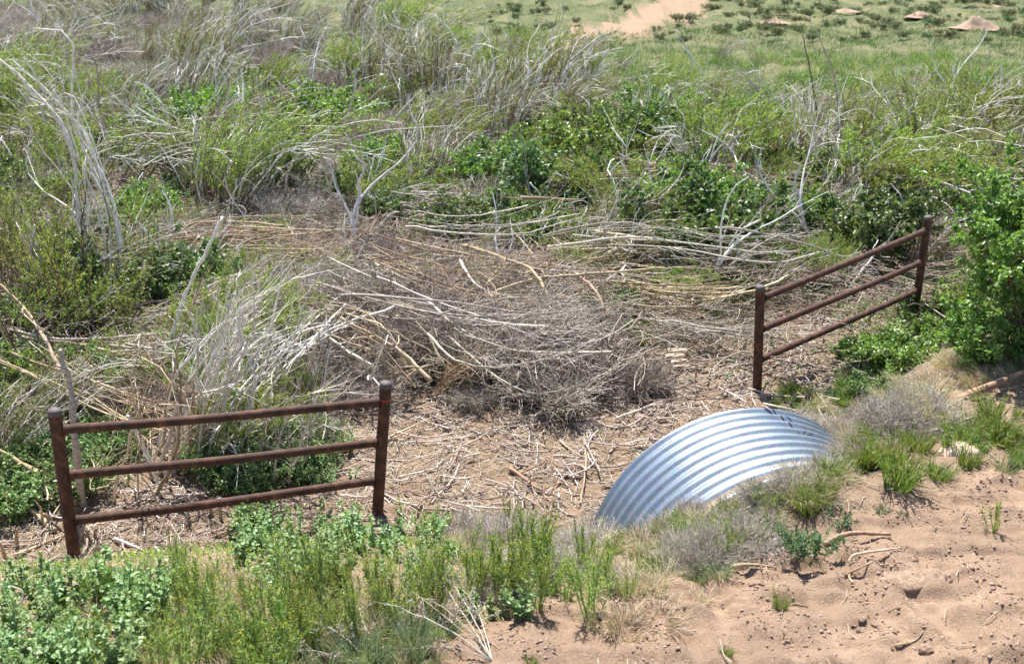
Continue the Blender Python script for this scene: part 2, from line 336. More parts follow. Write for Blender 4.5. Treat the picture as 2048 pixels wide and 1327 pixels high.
def willow(seed, h=1.5, n=30, lean=(.35, 0), leafm='willow', nl=4200, ll=.06, lw=.013, base=.35, spread=.35, droop=.15, dead=.25, bare=0):
    rg = np.random.default_rng(seed); P = grow(rg, n, h, base, spread, lean, droop, .035)
    T = twigs(rg, P, n * 9, .30 * h * .6, .3, 1, .35, .15, 4)
    s = MB(); s.tubes(P, rad(.008 * h ** .5, .002, 8), rg.uniform(0, 1, n), 4); s.tubes(T, rad(.0028, .0012, 4), rg.uniform(.1, 1, len(T)), 3)
    l = MB(); m1 = int(nl * .8); keep = rg.uniform(size=len(T)) > dead; TT = T[keep]
    a, d, i, t = pick(rg, TT, m1, .1, 1); tone = rg.uniform(0, 1, m1) * .6 + .4 * (i % 7) / 6
    l.leaves(a, d + .55 * rg.normal(size=a.shape), ll * rg.uniform(.5, 1.15, m1), lw, tone, rg=rg)
    a, d, i, t = pick(rg, P, nl - m1, .35, 1); l.leaves(a, d + .7 * rg.normal(size=a.shape), ll * rg.uniform(.5, 1.15, nl - m1), lw, rg.uniform(0, 1, nl - m1), rg=rg)
    if bare:
        Q = grow(rg, bare, h * 1.15, base, spread * 1.3, (lean[0] * 1.1, .1), droop * 2.2, .05, 10, .5); q = MB(); q.tubes(Q, rad(.018, .005, 10) * rg.uniform(.4, 1.2, (bare, 1)), rg.uniform(.2, 1, bare), 5)
        Q2 = twigs(rg, Q, bare * 3, .45, .4, 1, .35, .2, 6); q.tubes(Q2, rad(.007, .003, 6), rg.uniform(.2, 1, len(Q2)), 4)
        return [('stems', s.data('stems', M['stem'])), ('bare_stems', q.data('bare_stems', M['white'])), ('foliage', l.data('foliage', M[leafm], False))]
    return [('stems', s.data('stems', M['stem'])), ('foliage', l.data('foliage', M[leafm], False))]
def brush(seed, r=.6, h=.55, n=60, m=900, mat='twig', lean=(.2, 0), base=.55):
    rg = np.random.default_rng(seed); P = grow(rg, n, h, base * r, r * .9 / h, lean, .45, .08, 7)
    T = twigs(rg, P, m, .34, .1, 1, .8, .1, 4); T2 = twigs(rg, T, int(m * 1.4), .16, .2, 1, .8, .05, 3)
    s = MB(); s.tubes(P, rad(.009, .003, 7), rg.uniform(.2, 1, n), 4); s.tubes(T, rad(.0046, .002, 4), rg.uniform(0, 1, m), 3)
    s.tubes(T2, rad(.003, .0016, 3), rg.uniform(0, 1, len(T2)), 3)
    return [('brushwood', s.data('brushwood', M[mat]))]
def shrub(seed, r=.7, h=.7, nl=4500, leafm='broad', ll=.05, lw=.034, n=26, flat=.9, stem='stem'):
    """mounded leafy shrub: leaves carried in clumps on twig ends"""
    rg = np.random.default_rng(seed); P = grow(rg, n, h, .3 * r, r * .85 / h, (0, 0), .18, .05, 7, .5)
    T = twigs(rg, P, n * 12, .32 * r + .05, .25, 1, .7, .1, 4); s = MB()
    s.tubes(P, rad(.007, .003, 7), rg.uniform(0, 1, n), 4); s.tubes(T, rad(.003, .0014, 4), rg.uniform(0, .7, len(T)), 3)
    wt = rg.integers(0, len(T), nl // 7); a, d, i, t = pick(rg, T, nl // 7, .35, 1.05)
    A = np.repeat(a, 7, 0); D = np.repeat(d, 7, 0); n_ = len(A); tone = np.repeat(rg.uniform(0, 1, len(a)), 7) * .6 + .4 * rg.uniform(0, 1, n_)
    A = A + rg.normal(size=A.shape) * .02; l = MB()
    Nn = np.array([0, 0, 1.]) + .7 * rg.normal(size=A.shape)
    l.leaves(A, D * .4 + .8 * rg.normal(size=A.shape) + np.array([0, 0, .05]), ll * rg.uniform(.5, 1.15, n_), lw * rg.uniform(.7, 1.1, n_), tone, broad=1, rg=rg, Nn=Nn)
    return [('stems', s.data('stems', M[stem])), ('foliage', l.data('foliage', M[leafm], False))]
def tuft(seed, h=.35, n=150, mat='grass', w=.006, spread=.5, droop=.45, base=.07, lean=(.1, 0), heads=0):
    rg = np.random.default_rng(seed); P = grow(rg, n, h, base, spread, lean, droop, .02, 6, .55)
    g = MB(); tone = rg.uniform(0, 1, n)
    # flat tapering blades: two-sided strips
    T = np.gradient(P, axis=1); S_ = np.cross(T, rg.normal(size=(n, 1, 3))); S_ /= np.linalg.norm(S_, axis=2, keepdims=True) + 1e-9
    wv = (w / 2 * np.array([.7, 1, 1, .8, .5, .08]))[None, :, None]
    V = np.stack([P - S_ * wv, P + S_ * wv], 2); k = np.arange(n * 5); b0 = (k // 5) * 12 + (k % 5) * 2
    g.add(V, np.stack([b0, b0 + 1, b0 + 3, b0 + 2], -1), np.repeat(tone, 12))
    parts = [('blades', g.data('blades', M[mat], False))]
    if heads:
        q = MB(); ii = rg.integers(0, n, heads); tip = P[ii, -1]; d = P[ii, -1] - P[ii, -2]; d /= np.linalg.norm(d, axis=1, keepdims=True)
        A = np.repeat(tip, 16, 0) - np.repeat(d, 16, 0) * rg.uniform(0, .09, (len(tip) * 16, 1)); D = np.repeat(d, 16, 0) + .5 * rg.normal(size=A.shape) + np.array([.3, 0, -.1])
        q.leaves(A, D, .028, .004, rg.uniform(.5, 1, len(A)), rg=rg); parts.append(('seed_sprays', q.data('seed_sprays', M[mat], False)))
    return parts
def mustard(seed, h=.45, n=9, nl=900):
    rg = np.random.default_rng(seed); P = grow(rg, n, h, .04, .38, (0, 0), .05, .03, 7, .4); T = twigs(rg, P, n * 9, .32 * h, .3, .95, .35, .5, 4)
    s = MB(); s.tubes(P, rad(.0038, .0016, 7), rg.uniform(0, 1, n), 3); s.tubes(T, rad(.0018, .001, 4), rg.uniform(0, 1, len(T)), 3)
    l = MB(); a, d, i, t = pick(rg, P, nl // 2, .08, .9); l.leaves(a, d + .8 * rg.normal(size=a.shape), .045 * rg.uniform(.4, 1.2, len(a)), .0042, rg.uniform(0, 1, len(a)), rg=rg)
    a, d, i, t = pick(rg, T, nl // 2, .0, .95); l.leaves(a, d + .6 * rg.normal(size=a.shape), .03 * rg.uniform(.4, 1.2, len(a)), .0036, rg.uniform(.2, 1, len(a)), rg=rg)
    f = MB(); tips = np.concatenate([P[:, -1], T[::14, -1]]); m = len(tips) * 6; A = np.repeat(tips, 6, 0) + rg.normal(size=(m, 3)) * np.array([.006, .006, .009])
    f.leaves(A, rg.normal(size=A.shape), .007, .006, rg.uniform(0, 1, m), rg=rg)
    return [('stems', s.data('stems', M['gstem'])), ('leaves', l.data('leaves', M['must'], False)), ('blossoms', f.data('blossoms', M['flower'], False))]
def broadweed(seed, h=.36, n=5, ll=.055):
    rg = np.random.default_rng(seed); P = grow(rg, n, h, .05, .35, (0, 0), .05, .03, 7, .4)
    s = MB(); s.tubes(P, rad(.005, .002, 7), rg.uniform(.3, 1, n), 4); l = MB(); m = n * 20
    a, d, i, t = pick(rg, P, m, .08, 1); an = rg.uniform(0, 2 * np.pi, m); D = np.stack([np.cos(an), np.sin(an), rg.uniform(.0, .9, m)], -1)
    sz = (1.15 - .55 * t) * rg.uniform(.7, 1.15, m); l.leaves(a, D, ll * sz, ll * .72 * sz, .7 * rg.uniform(0, 1, m) + .3 * t, fold=.35, broad=1, rg=rg, Nn=np.array([0, 0, 1.]) + .35 * rg.normal(size=a.shape))
    tip = np.repeat(P[:, -1], 9, 0); A = tip + rg.normal(size=tip.shape) * .008; l.leaves(A, rg.normal(size=A.shape) + np.array([0, 0, .8]), .02, .014, rg.uniform(.6, 1, len(A)), broad=1, rg=rg)
    return [('stems', s.data('stems', M['gstem'])), ('leaves', l.data('leaves', M['weed'], False))]
def sageplant(seed, h=.22, r=.2, nl=700):
    rg = np.random.default_rng(seed); n = 22; P = grow(rg, n, h, .08, r / h, (0, 0), .1, .04, 6, .5); s = MB(); s.tubes(P, rad(.003, .0014, 6), rg.uniform(0, 1, n), 3)
    l = MB(); a, d, i, t = pick(rg, P, nl, .1, 1.0, .7); l.leaves(a, d * .7 + .8 * rg.normal(size=a.shape), .045 * rg.uniform(.5, 1.1, nl), .010, rg.uniform(0, 1, nl), rg=rg, Nn=np.array([0, 0, 1.]) + .6 * rg.normal(size=a.shape))
    return [('stems', s.data('stems', M['gstem'])), ('leaves', l.data('leaves', M['sage'], False))]

USED = {}
def place(name, parts, loc, label, cat, group=None, rz=0, sc=1, tilt=(0, 0)):
    """one plant = one Empty that parents linked copies of its parts"""
    e = empty(name, tuple(loc), label, cat, group, rz, sc); e.rotation_euler = (tilt[0], tilt[1], rz)
    for pn, me in parts:
        o = bpy.data.objects.new(pn, me); C.objects.link(o); o.parent = e
    return e
# ------------------------------------------------------------------ rusted pipe railings
def tube_o(name, pts, r, m, parent=None, S=16, tone=.5):
    P = np.array(pts, float)[None]; return MB().tubes(P, np.broadcast_to(np.array(r, float), (1, P.shape[1])), np.array([tone]), S).build(name, m, parent)
def railing(label, base_px, top_px, rails_px, dots=None):
    posts = []
    b0, b1 = gp(*base_px[0]), gp(*base_px[1]); mid = (b0 + b1) / 2; mid[2] = min(b0[2], b1[2])
    e = empty('pipe_railing', tuple(mid), label, 'railing')
    loc = lambda P: np.array(P) - mid
    for k, (bp, tp) in enumerate(zip((b0, b1), top_px)):
        T = aty(tp[0], tp[1], bp[1]); B = bp - (T - bp) * .18; posts.append((bp, T)); ax = (T - B) / np.linalg.norm(T - B)
        R = .054; c = T - ax * R * .55
        t = np.linspace(0, 1, 9)[:, None]; pts = B * (1 - t) + c * t
        po = tube_o('post', loc(pts), R, M['rust'], e, 20)
        an = np.linspace(0, np.pi / 2, 7); dome = np.array([c + ax * R * .62 * math.sin(a) for a in an]); rr = [(R + .002) * math.cos(a) + .0008 for a in an]
        tube_o('cap', loc(np.vstack([c - ax * .03, dome])), [R + .002] + rr, M['capm'], po, 20)
        if k == 1 and dots:
            q = aty(dots[0], dots[1], bp[1]); t_ = (q - bp) @ ax; s = bp + ax * t_
            tube_o('paint_mark', loc([s - ax * .008, s + ax * .008]), R + .0015, M['redp'], po, 20)
    for (l, r) in rails_px:
        ends = []
        for (bp, T), row in zip(posts, (l, r)):
            lo, hi = 0., 1.
            for _ in range(40):
                m_ = (lo + hi) / 2
                if proj(bp + (T - bp) * m_)[1] > row: lo = m_
                else: hi = m_
            ends.append(bp + (T - bp) * lo)
        a, b_ = ends; d = (b_ - a) / np.linalg.norm(b_ - a); a, b_ = a + d * .05, b_ - d * .05
        t = np.linspace(0, 1, 14)[:, None]; pts = a * (1 - t) + b_ * t; pts[:, 2] -= .010 * np.sin(np.pi * t[:, 0]) + .004 * np.sin(7 * t[:, 0] + row)
        ra = tube_o('rail', loc(pts), .0405, M['rust'], e, 18)
        for q, sg in ((a, 1), (b_, -1)):
            s = q + d * sg * .012; tube_o('weld', loc([s, s + d * sg * .008, s + d * sg * .018]), [.050, .048, .041], M['rust'], ra, 16)
    return posts
FL = railing('rusty three-rail pipe railing with two capped posts in front of the brush at the left', [(150, 1122), (755, 1026)], [(108, 816), (772, 762)],
        [(860, 803), (951, 884), (1042, 960)], dots=(769, 797))
FR = railing('rusty three-rail pipe railing climbing towards the big leafy bush at the right', [(1514, 782), (1828, 632)], [(1521, 570), (1857, 431)],
        [(597, 460), (660, 524), (720, 580)])

# ------------------------------------------------------------------ culvert
def culvert():
    Cc, R, az = np.array([2.05, 7.98, -.21]), 1.396, .22
    a = np.array([math.sin(az), -math.cos(az), 0]); e = np.array([math.cos(az), math.sin(az), 0]); up = np.array([0, 0, 1.])
    root = empty('culvert_pipe', tuple(Cc), 'large galvanised corrugated culvert arching out of the soil bank', 'culvert')
    pitch, n = .125, 26; K = n * 16 + 1; off = np.linspace(0, n * pitch, K); prof = .0145 * np.cos(2 * np.pi * off / pitch)
    TH = 220; th = np.arange(TH) * 2 * np.pi / TH
    def shell(dr, o0=off, pf=prof): 
        r = (R + pf + dr)[:, None, None]; return a * o0[:, None, None] + r * (np.cos(th)[None, :, None] * e + np.sin(th)[None, :, None] * up)
    b = MB(); i = np.arange((K - 1) * TH); r_, c_ = i // TH, i % TH; c2 = (c_ + 1) % TH
    Q = np.stack([r_ * TH + c_, r_ * TH + c2, (r_ + 1) * TH + c2, (r_ + 1) * TH + c_], -1)
    V = shell(0); Wp = V + Cc; gh = Wp[..., 2] - hgt(Wp[..., 0], Wp[..., 1])
    groove = .5 - .5 * np.cos(2 * np.pi * off / pitch)[:, None]; top = np.clip(np.sin(th), 0, 1)[None]
    dust = groove * sstep(.45, 1.15, off[:, None] + .25 * np.cos(th)[None]) * sstep(.5, .95, top) * .75 + .6 * (1 - sstep(.0, .12, gh)) + .25 * sstep(.9, 1.5, off)[:, None] * top
    b.add(V, Q, np.clip(dust, 0, 1).ravel()); sh = b.build('outer_shell', M['galv'], root)
    b = MB(); b.add(shell(-.004), Q[:, ::-1], .2); b.build('inner_shell', M['galv'], root)
    b = MB(); v0, v1 = shell(0)[0], shell(-.004)[0]; j = np.arange(TH); b.add(np.vstack([v0, v1]), np.stack([j, (j + 1) % TH, TH + (j + 1) % TH, TH + j], -1), 0); b.build('cut_edge', M['galv'], root)
    # dark marker strokes on the crest of the ridges
    def stroke(o, t, do, dt, w):
        s = np.linspace(0, 1, 7); oo = o + do * s; tt = t + dt * s; q = MB()
        rr = R + .0145 * np.cos(2 * np.pi * oo / pitch) + .0025
        P = a * oo[:, None] + rr[:, None] * (np.cos(tt)[:, None] * e + np.sin(tt)[:, None] * up)
        side = np.gradient(P, axis=0); nrm = P - a * oo[:, None]; sd_ = np.cross(side, nrm); sd_ /= np.linalg.norm(sd_, axis=1, keepdims=True)
        k = np.arange(6); q.add(np.stack([P - sd_ * w, P + sd_ * w], 1), np.stack([k * 2, k * 2 + 1, k * 2 + 3, k * 2 + 2], -1), .5); q.build('marker_stroke', M['black'], sh)
    T0 = math.radians(77.5)
    for k in range(3): stroke(.005 + k * pitch, T0 - .012 * k, .065, -.02, .008)
    for (o, t, do, dt) in ((.39, T0 - .075, .05, 0), (.38, T0 - .098, .05, .03), (.43, T0 - .09, -.03, -.045), (.39, T0 - .125, .05, 0), (.39, T0 - .14, .05, 0), (.4, T0 - .04, .05, 0)):
        stroke(o, t, do, dt, .0025)
culvert()

# ------------------------------------------------------------------ single solid things
def lump(name, loc, size, m, label, cat, seed=1, rz=0, flat=0., group=None, rough=.12, parent=None):
    rg = np.random.default_rng(seed); nu, nv = 40, 24; u = np.arange(nu) * 2 * np.pi / nu; v = np.linspace(.02, np.pi - .02, nv)
    U, Vv = np.meshgrid(u, v); D = np.stack([np.cos(U) * np.sin(Vv), np.sin(U) * np.sin(Vv), np.cos(Vv)], -1)
    r = 1 + 0 * U
    for f in (1.7, 3.3, 6.5, 13):
        w = rg.normal(size=(3, 3)) * f; r += rough / (f ** .75) * np.sin(D @ w + rg.uniform(0, 6, 3)).sum(-1)
    P = D * r[..., None]; 
    if flat: P = np.sign(P) * np.abs(P) ** (1 - flat)
    b = MB(); i = np.arange((nv - 1) * nu); r_, c_ = i // nu, i % nu; c2 = (c_ + 1) % nu
    b.add(P * np.array(size), np.stack([r_ * nu + c_, (r_ + 1) * nu + c_, (r_ + 1) * nu + c2, r_ * nu + c2], -1), .5)
    o = b.build(name, m, parent); o.location = tuple(loc); o.rotation_euler = (0, 0, rz)
    if parent is None: props(o, label, cat, group)
    return o
g = gp(1918, 905); lump('rock', g + [0, 0, -.01], (.17, .13, .09), M['rock'], 'rounded tan boulder half hidden in grass at the right', 'rock', 4)
g = gp(1822, 1165); lump('soil_clod', g + [0, 0, .02], (.22, .10, .05), M['clod'], 'large dark edged slab of caked soil on the bare road shoulder', 'clod', 9, .2, .2, rough=.2)
for k, (x, y, s, lb) in enumerate([(1724, 1240, .03, 'small grey stone on the bare shoulder below the caked soil slab'), (1850, 1300, .05, 'low crumbling soil lump near the bottom edge of the shoulder'),
        (1748, 1250, .02, 'tiny pale stone right of the small grey stone'), (1725, 1262, .035, 'round brown soil crumb below the small grey stone'), (1500, 1045, .04, 'small tan stone between the grass below the culvert'),
        (1700, 940, .05, 'tan stone at the foot of dead twigs right of the culvert')]):
    g = gp(x, y); lump('stone', g + [0, 0, s * .2], (s * .8, s * .7, s * .45), M['clod'], lb, 'stone', 20 + k)
# ribbed pale brick stack by the channel mouth
g = gp(1362, 738); e = empty('brick_pile', tuple(g), 'small stack of pale ribbed bricks lying in the litter behind the culvert', 'bricks', None, .15)
for k, (dx, dy, dz, rz) in enumerate([(0, 0, .03, .05), (.02, .09, .05, -.08), (-.02, .2, .09, .1), (.03, .28, .12, 0)]):
    o = lump('brick', (dx, dy, dz), (.13, .05, .035), M['brick'], None, None, 60 + k, rz, .55, rough=.03, parent=e)
# weathered log at the right edge
def stick(name, pts, r, m, label, cat, group=None, S=8, tone=.5, kids=(), kink=.02, seed=0, K=None):
    """a branch through world points, with smooth in-betweens, a broken tip and side branches"""
    rg = np.random.default_rng(seed); pts = np.array(pts, float); org = pts[0].copy(); n = K or 6 * (len(pts) - 1) + 1
    t = np.linspace(0, len(pts) - 1, n)
    def cr(t):
        k = np.minimum(t.astype(int), len(pts) - 2); f = (t - k)[:, None]; g_ = lambda i: pts[np.clip(i, 0, len(pts) - 1)]
        a, b_, c_, d = g_(k - 1), g_(k), g_(k + 1), g_(k + 2)
        return .5 * ((2 * b_) + (c_ - a) * f + (2 * a - 5 * b_ + 4 * c_ - d) * f ** 2 + (3 * b_ - a - 3 * c_ + d) * f ** 3)
    P = cr(t); L = np.linalg.norm(pts[-1] - pts[0]); P[1:] += rg.normal(size=P[1:].shape) * kink * L / 6
    R = np.linspace(r, r * .45, n) * (1 + .12 * rg.normal(size=n))
    b = MB(); R = np.concatenate([[.0005, R[0] * .9], R[1:], [.0005]]); b.tubes(np.vstack([P[0] - (P[1] - P[0]) * .03, P, P[-1] + (P[-1] - P[-2]) * .02])[None] - org, R[None], np.array([tone]), S)
    for (t0, vec, rr) in kids:
        k = int(t0 * (n - 1)); a = P[k]; v = np.array(vec, float); q = np.linspace(0, 1, 7)[:, None]; sd_ = rg.normal(size=3) * .12 * np.linalg.norm(v)
        Q = a + v * q + sd_ * q * (1 - q) * 2 + rg.normal(size=(7, 3)) * .01 * np.linalg.norm(v) * (q > 0)
        b.tubes(Q[None] - org, (r * rr * np.linspace(1, .3, 7))[None], np.array([min(1, tone + .15)]), 6)
    o = b.build(name, m); o.location = tuple(org); props(o, label, cat, group); return o
def fallen(px, z): return [gph(x, y, zz) for (x, y), zz in zip(px, z if hasattr(z, '__len__') else [z] * len(px))]
def upright(px, seed=0, lean=.25):
    rg = np.random.default_rng(seed); b = gp(*px[0]); out = [b - [0, 0, .05]]; y = b[1]
    for q in px[1:]: y += rg.normal(0, lean * .4); out.append(aty(q[0], q[1], y))
    return out
stick('weathered_log', fallen([(1870, 818), (1960, 780), (2120, 716)], [.02, .10, .15]), .045, M['log'], 'thick weathered brown log lying in dry grass at the right edge', 'log', S=14, kink=.004, tone=.6)
FALL = [ # pixels, heights, radius, material, label
 ([(926, 491), (1035, 525), (1080, 560), (1107, 645)], [.3, .4, .4, .1], .028, 'tan', 'curved tan fallen stem bending down in the middle of the brush'),
 ([(975, 592), (1060, 560), (1170, 548), (1330, 535)], [.15, .3, .35, .3], .026, 'tan', 'long tan stem lying level across the middle brush above the dark twig mounds'),
 ([(920, 520), (960, 575), (1050, 598), (1160, 604)], [.4, .3, .2, .15], .018, 'grey', 'grey stem sweeping in an arc left of the curved tan stem'),
 ([(1150, 545), (1190, 580), (1215, 635)], [.3, .35, .15], .024, 'tan', 'short tan stem curving down right of the curved tan stem'),
 ([(862, 762), (790, 695), (680, 635)], [.05, .3, .6], .026, 'tan', 'forked tan branch rising from the litter towards the upper left'),
 ([(755, 738), (700, 705), (640, 660)], [.1, .25, .4], .024, 'grey', 'stout greyish stem between the left railing post and the forked branch'),
 ([(1040, 394), (1165, 400)], [.9, .9], .026, 'tan', 'straight reddish brown stem lying on dark green shrubs in the middle'),
 ([(1280, 330), (1400, 326), (1520, 334)], [.8, .8, .8], .026, 'tan', 'long straight brown stem lying on the brush below the arched vine'),
 ([(1190, 462), (1290, 478), (1345, 492)], [.45, .4, .3], .026, 'tan', 'brown stem above the long level tan stem'),
 ([(1350, 505), (1260, 445), (1185, 470)], [.2, .7, .4], .015, 'grey', 'thin grey arching stem over the middle brush'),
 ([(1665, 328), (1745, 378)], [.5, .3], .04, 'log', 'short thick grey brown log lying diagonally behind the right railing'),
 ([(1350, 470), (1460, 455), (1600, 485), (1700, 520)], [.3, .7, .6, .2], .017, 'grey', 'arched grey stem over the pile behind the right railing'),
 ([(1440, 545), (1560, 470), (1640, 500)], [.2, .7, .3], .014, 'grey', 'slender grey stem crossing the arched one behind the right railing'),
 ([(1020, 936), (1060, 965), (1112, 1012)], [.02, .04, .03], .022, 'log', 'dark brown stick lying diagonally on the litter left of the culvert'),
 ([(1168, 868), (1172, 930), (1160, 1010)], [.02, .05, .02], .014, 'tan', 'pale straight stick on the litter left of the culvert'),
 ([(1120, 880), (1150, 905), (1200, 925)], [.02, .04, .02], .014, 'tan', 'pale short stick above the straight one left of the culvert'),
 ([(1230, 838), (1330, 800), (1400, 790)], [.03, .05, .03], .014, 'grey', 'grey stick pointing from the dark twig mound towards the culvert'),
 ([(30, 672), (160, 690), (280, 704), (450, 680)], [.3, .35, .35, .5], .03, 'tan', 'long pale fallen trunk lying level across the left brush'),
 ([(0, 655), (120, 678), (330, 665), (440, 640)], [.35, .4, .45, .6], .02, 'grey', 'thinner grey stem just above the long pale trunk at the left'),
 ([(322, 577), (400, 562), (482, 549)], [.35, .4, .45], .032, 'white', 'bleached white trunk lying level in the left brush'),
 ([(164, 860), (113, 724), (51, 618), (-10, 560)], [.1, .5, .9, 1.2], .03, 'tan', 'long tan stem slanting up to the left edge behind the left railing'),
 ([(150, 1005), (80, 950), (-20, 890)], [.05, .2, .45], .045, 'root', 'thick brown branch rising to the left edge behind the left post'),
 ([(110, 1060), (50, 1010), (-10, 975)], [.03, .08, .2], .03, 'tan', 'pale branch on the ground at the left edge under the thick brown one'),
 ([(30, 1110), (150, 1062), (210, 1045)], [.02, .04, .03], .02, 'tan', 'pale stick lying behind the foot of the left post'),
 ([(640, 910), (760, 880), (850, 840)], [.03, .06, .1], .02, 'tan', 'tan stick passing behind the right post of the left railing'),
 ([(1648, 1088), (1700, 1066), (1782, 1068)], [.03, .05, .03], .022, 'root', 'thick curved brown root lying on the dirt beside the leafy sage plant'),
 ([(1465, 1133), (1500, 1128), (1552, 1134)], [.015, .02, .015], .016, 'root', 'dark exposed root at the edge of the bare dirt below the culvert'),
 ([(1700, 1128), (1712, 1108), (1800, 1095)], [.01, .04, .02], .012, 'tan', 'pale hooked root on the dirt right of the leafy sage plant'),
 ([(1690, 1150), (1730, 1130), (1770, 1112)], [.01, .03, .01], .010, 'root', 'dark thin root under the pale hooked root'),
 ([(1705, 1165), (1698, 1150), (1712, 1146)], [.01, .03, .01], .008, 'root', 'tiny curled root at the end of the dark thin root'),
 ([(1790, 1290), (1830, 1280), (1845, 1262)], [.01, .012, .01], .006, 'tan', 'thin pale twig near the bottom of the bare shoulder'),
 ([(1840, 1010), (1900, 1017)], [.012, .012], .005, 'log', 'thin dark straight twig on the dirt left of the lone flowering weed'),
 ([(1545, 805), (1580, 825)], [1.2, 1.1], .015, 'tan', 'short tan stick resting on the top of the culvert'),
 ([(560, 1020), (480, 1050), (420, 1075)], [.02, .03, .02], .018, 'tan', 'tan stick on the mud below the bottom rail of the left railing'),
 ([(230, 1076), (300, 1105)], [.03, .02], .014, 'white', 'short white broken stick in front of the left railing'),
 ([(310, 1095), (335, 1120), (332, 1140)], [.04, .04, .01], .016, 'grey', 'grey forked root piece in front of the left railing'),
]
for k, (px, z, r, m, lb) in enumerate(FALL):
    kids = () if r < .02 else tuple((.3 + .2 * j, np.random.default_rng(900 + 7 * k + j).normal(size=3) * np.array([.25, .25, .1]) + [0, 0, .1], .45) for j in range(3))
    if 'root' in lb or 'twig' in lb or 'log' in lb: kids = ()
    if 440 < px[0][1] < 790 and 400 < px[0][0] < 1450 and 'straight' not in lb: z = [q + .3 for q in z]; r *= 1.15
    P = fallen(px, z)
    if 'top of the culvert' in lb: P = [np.array([2.26, 8.05, 1.215]), np.array([2.5, 7.95, 1.21])]
    stick('root' if 'root' in lb else 'fallen_branch', P, r, M[m], lb, 'root' if 'root' in lb else 'branch', kids=kids, seed=k, tone=.3 + .5 * (k * .37 % 1))
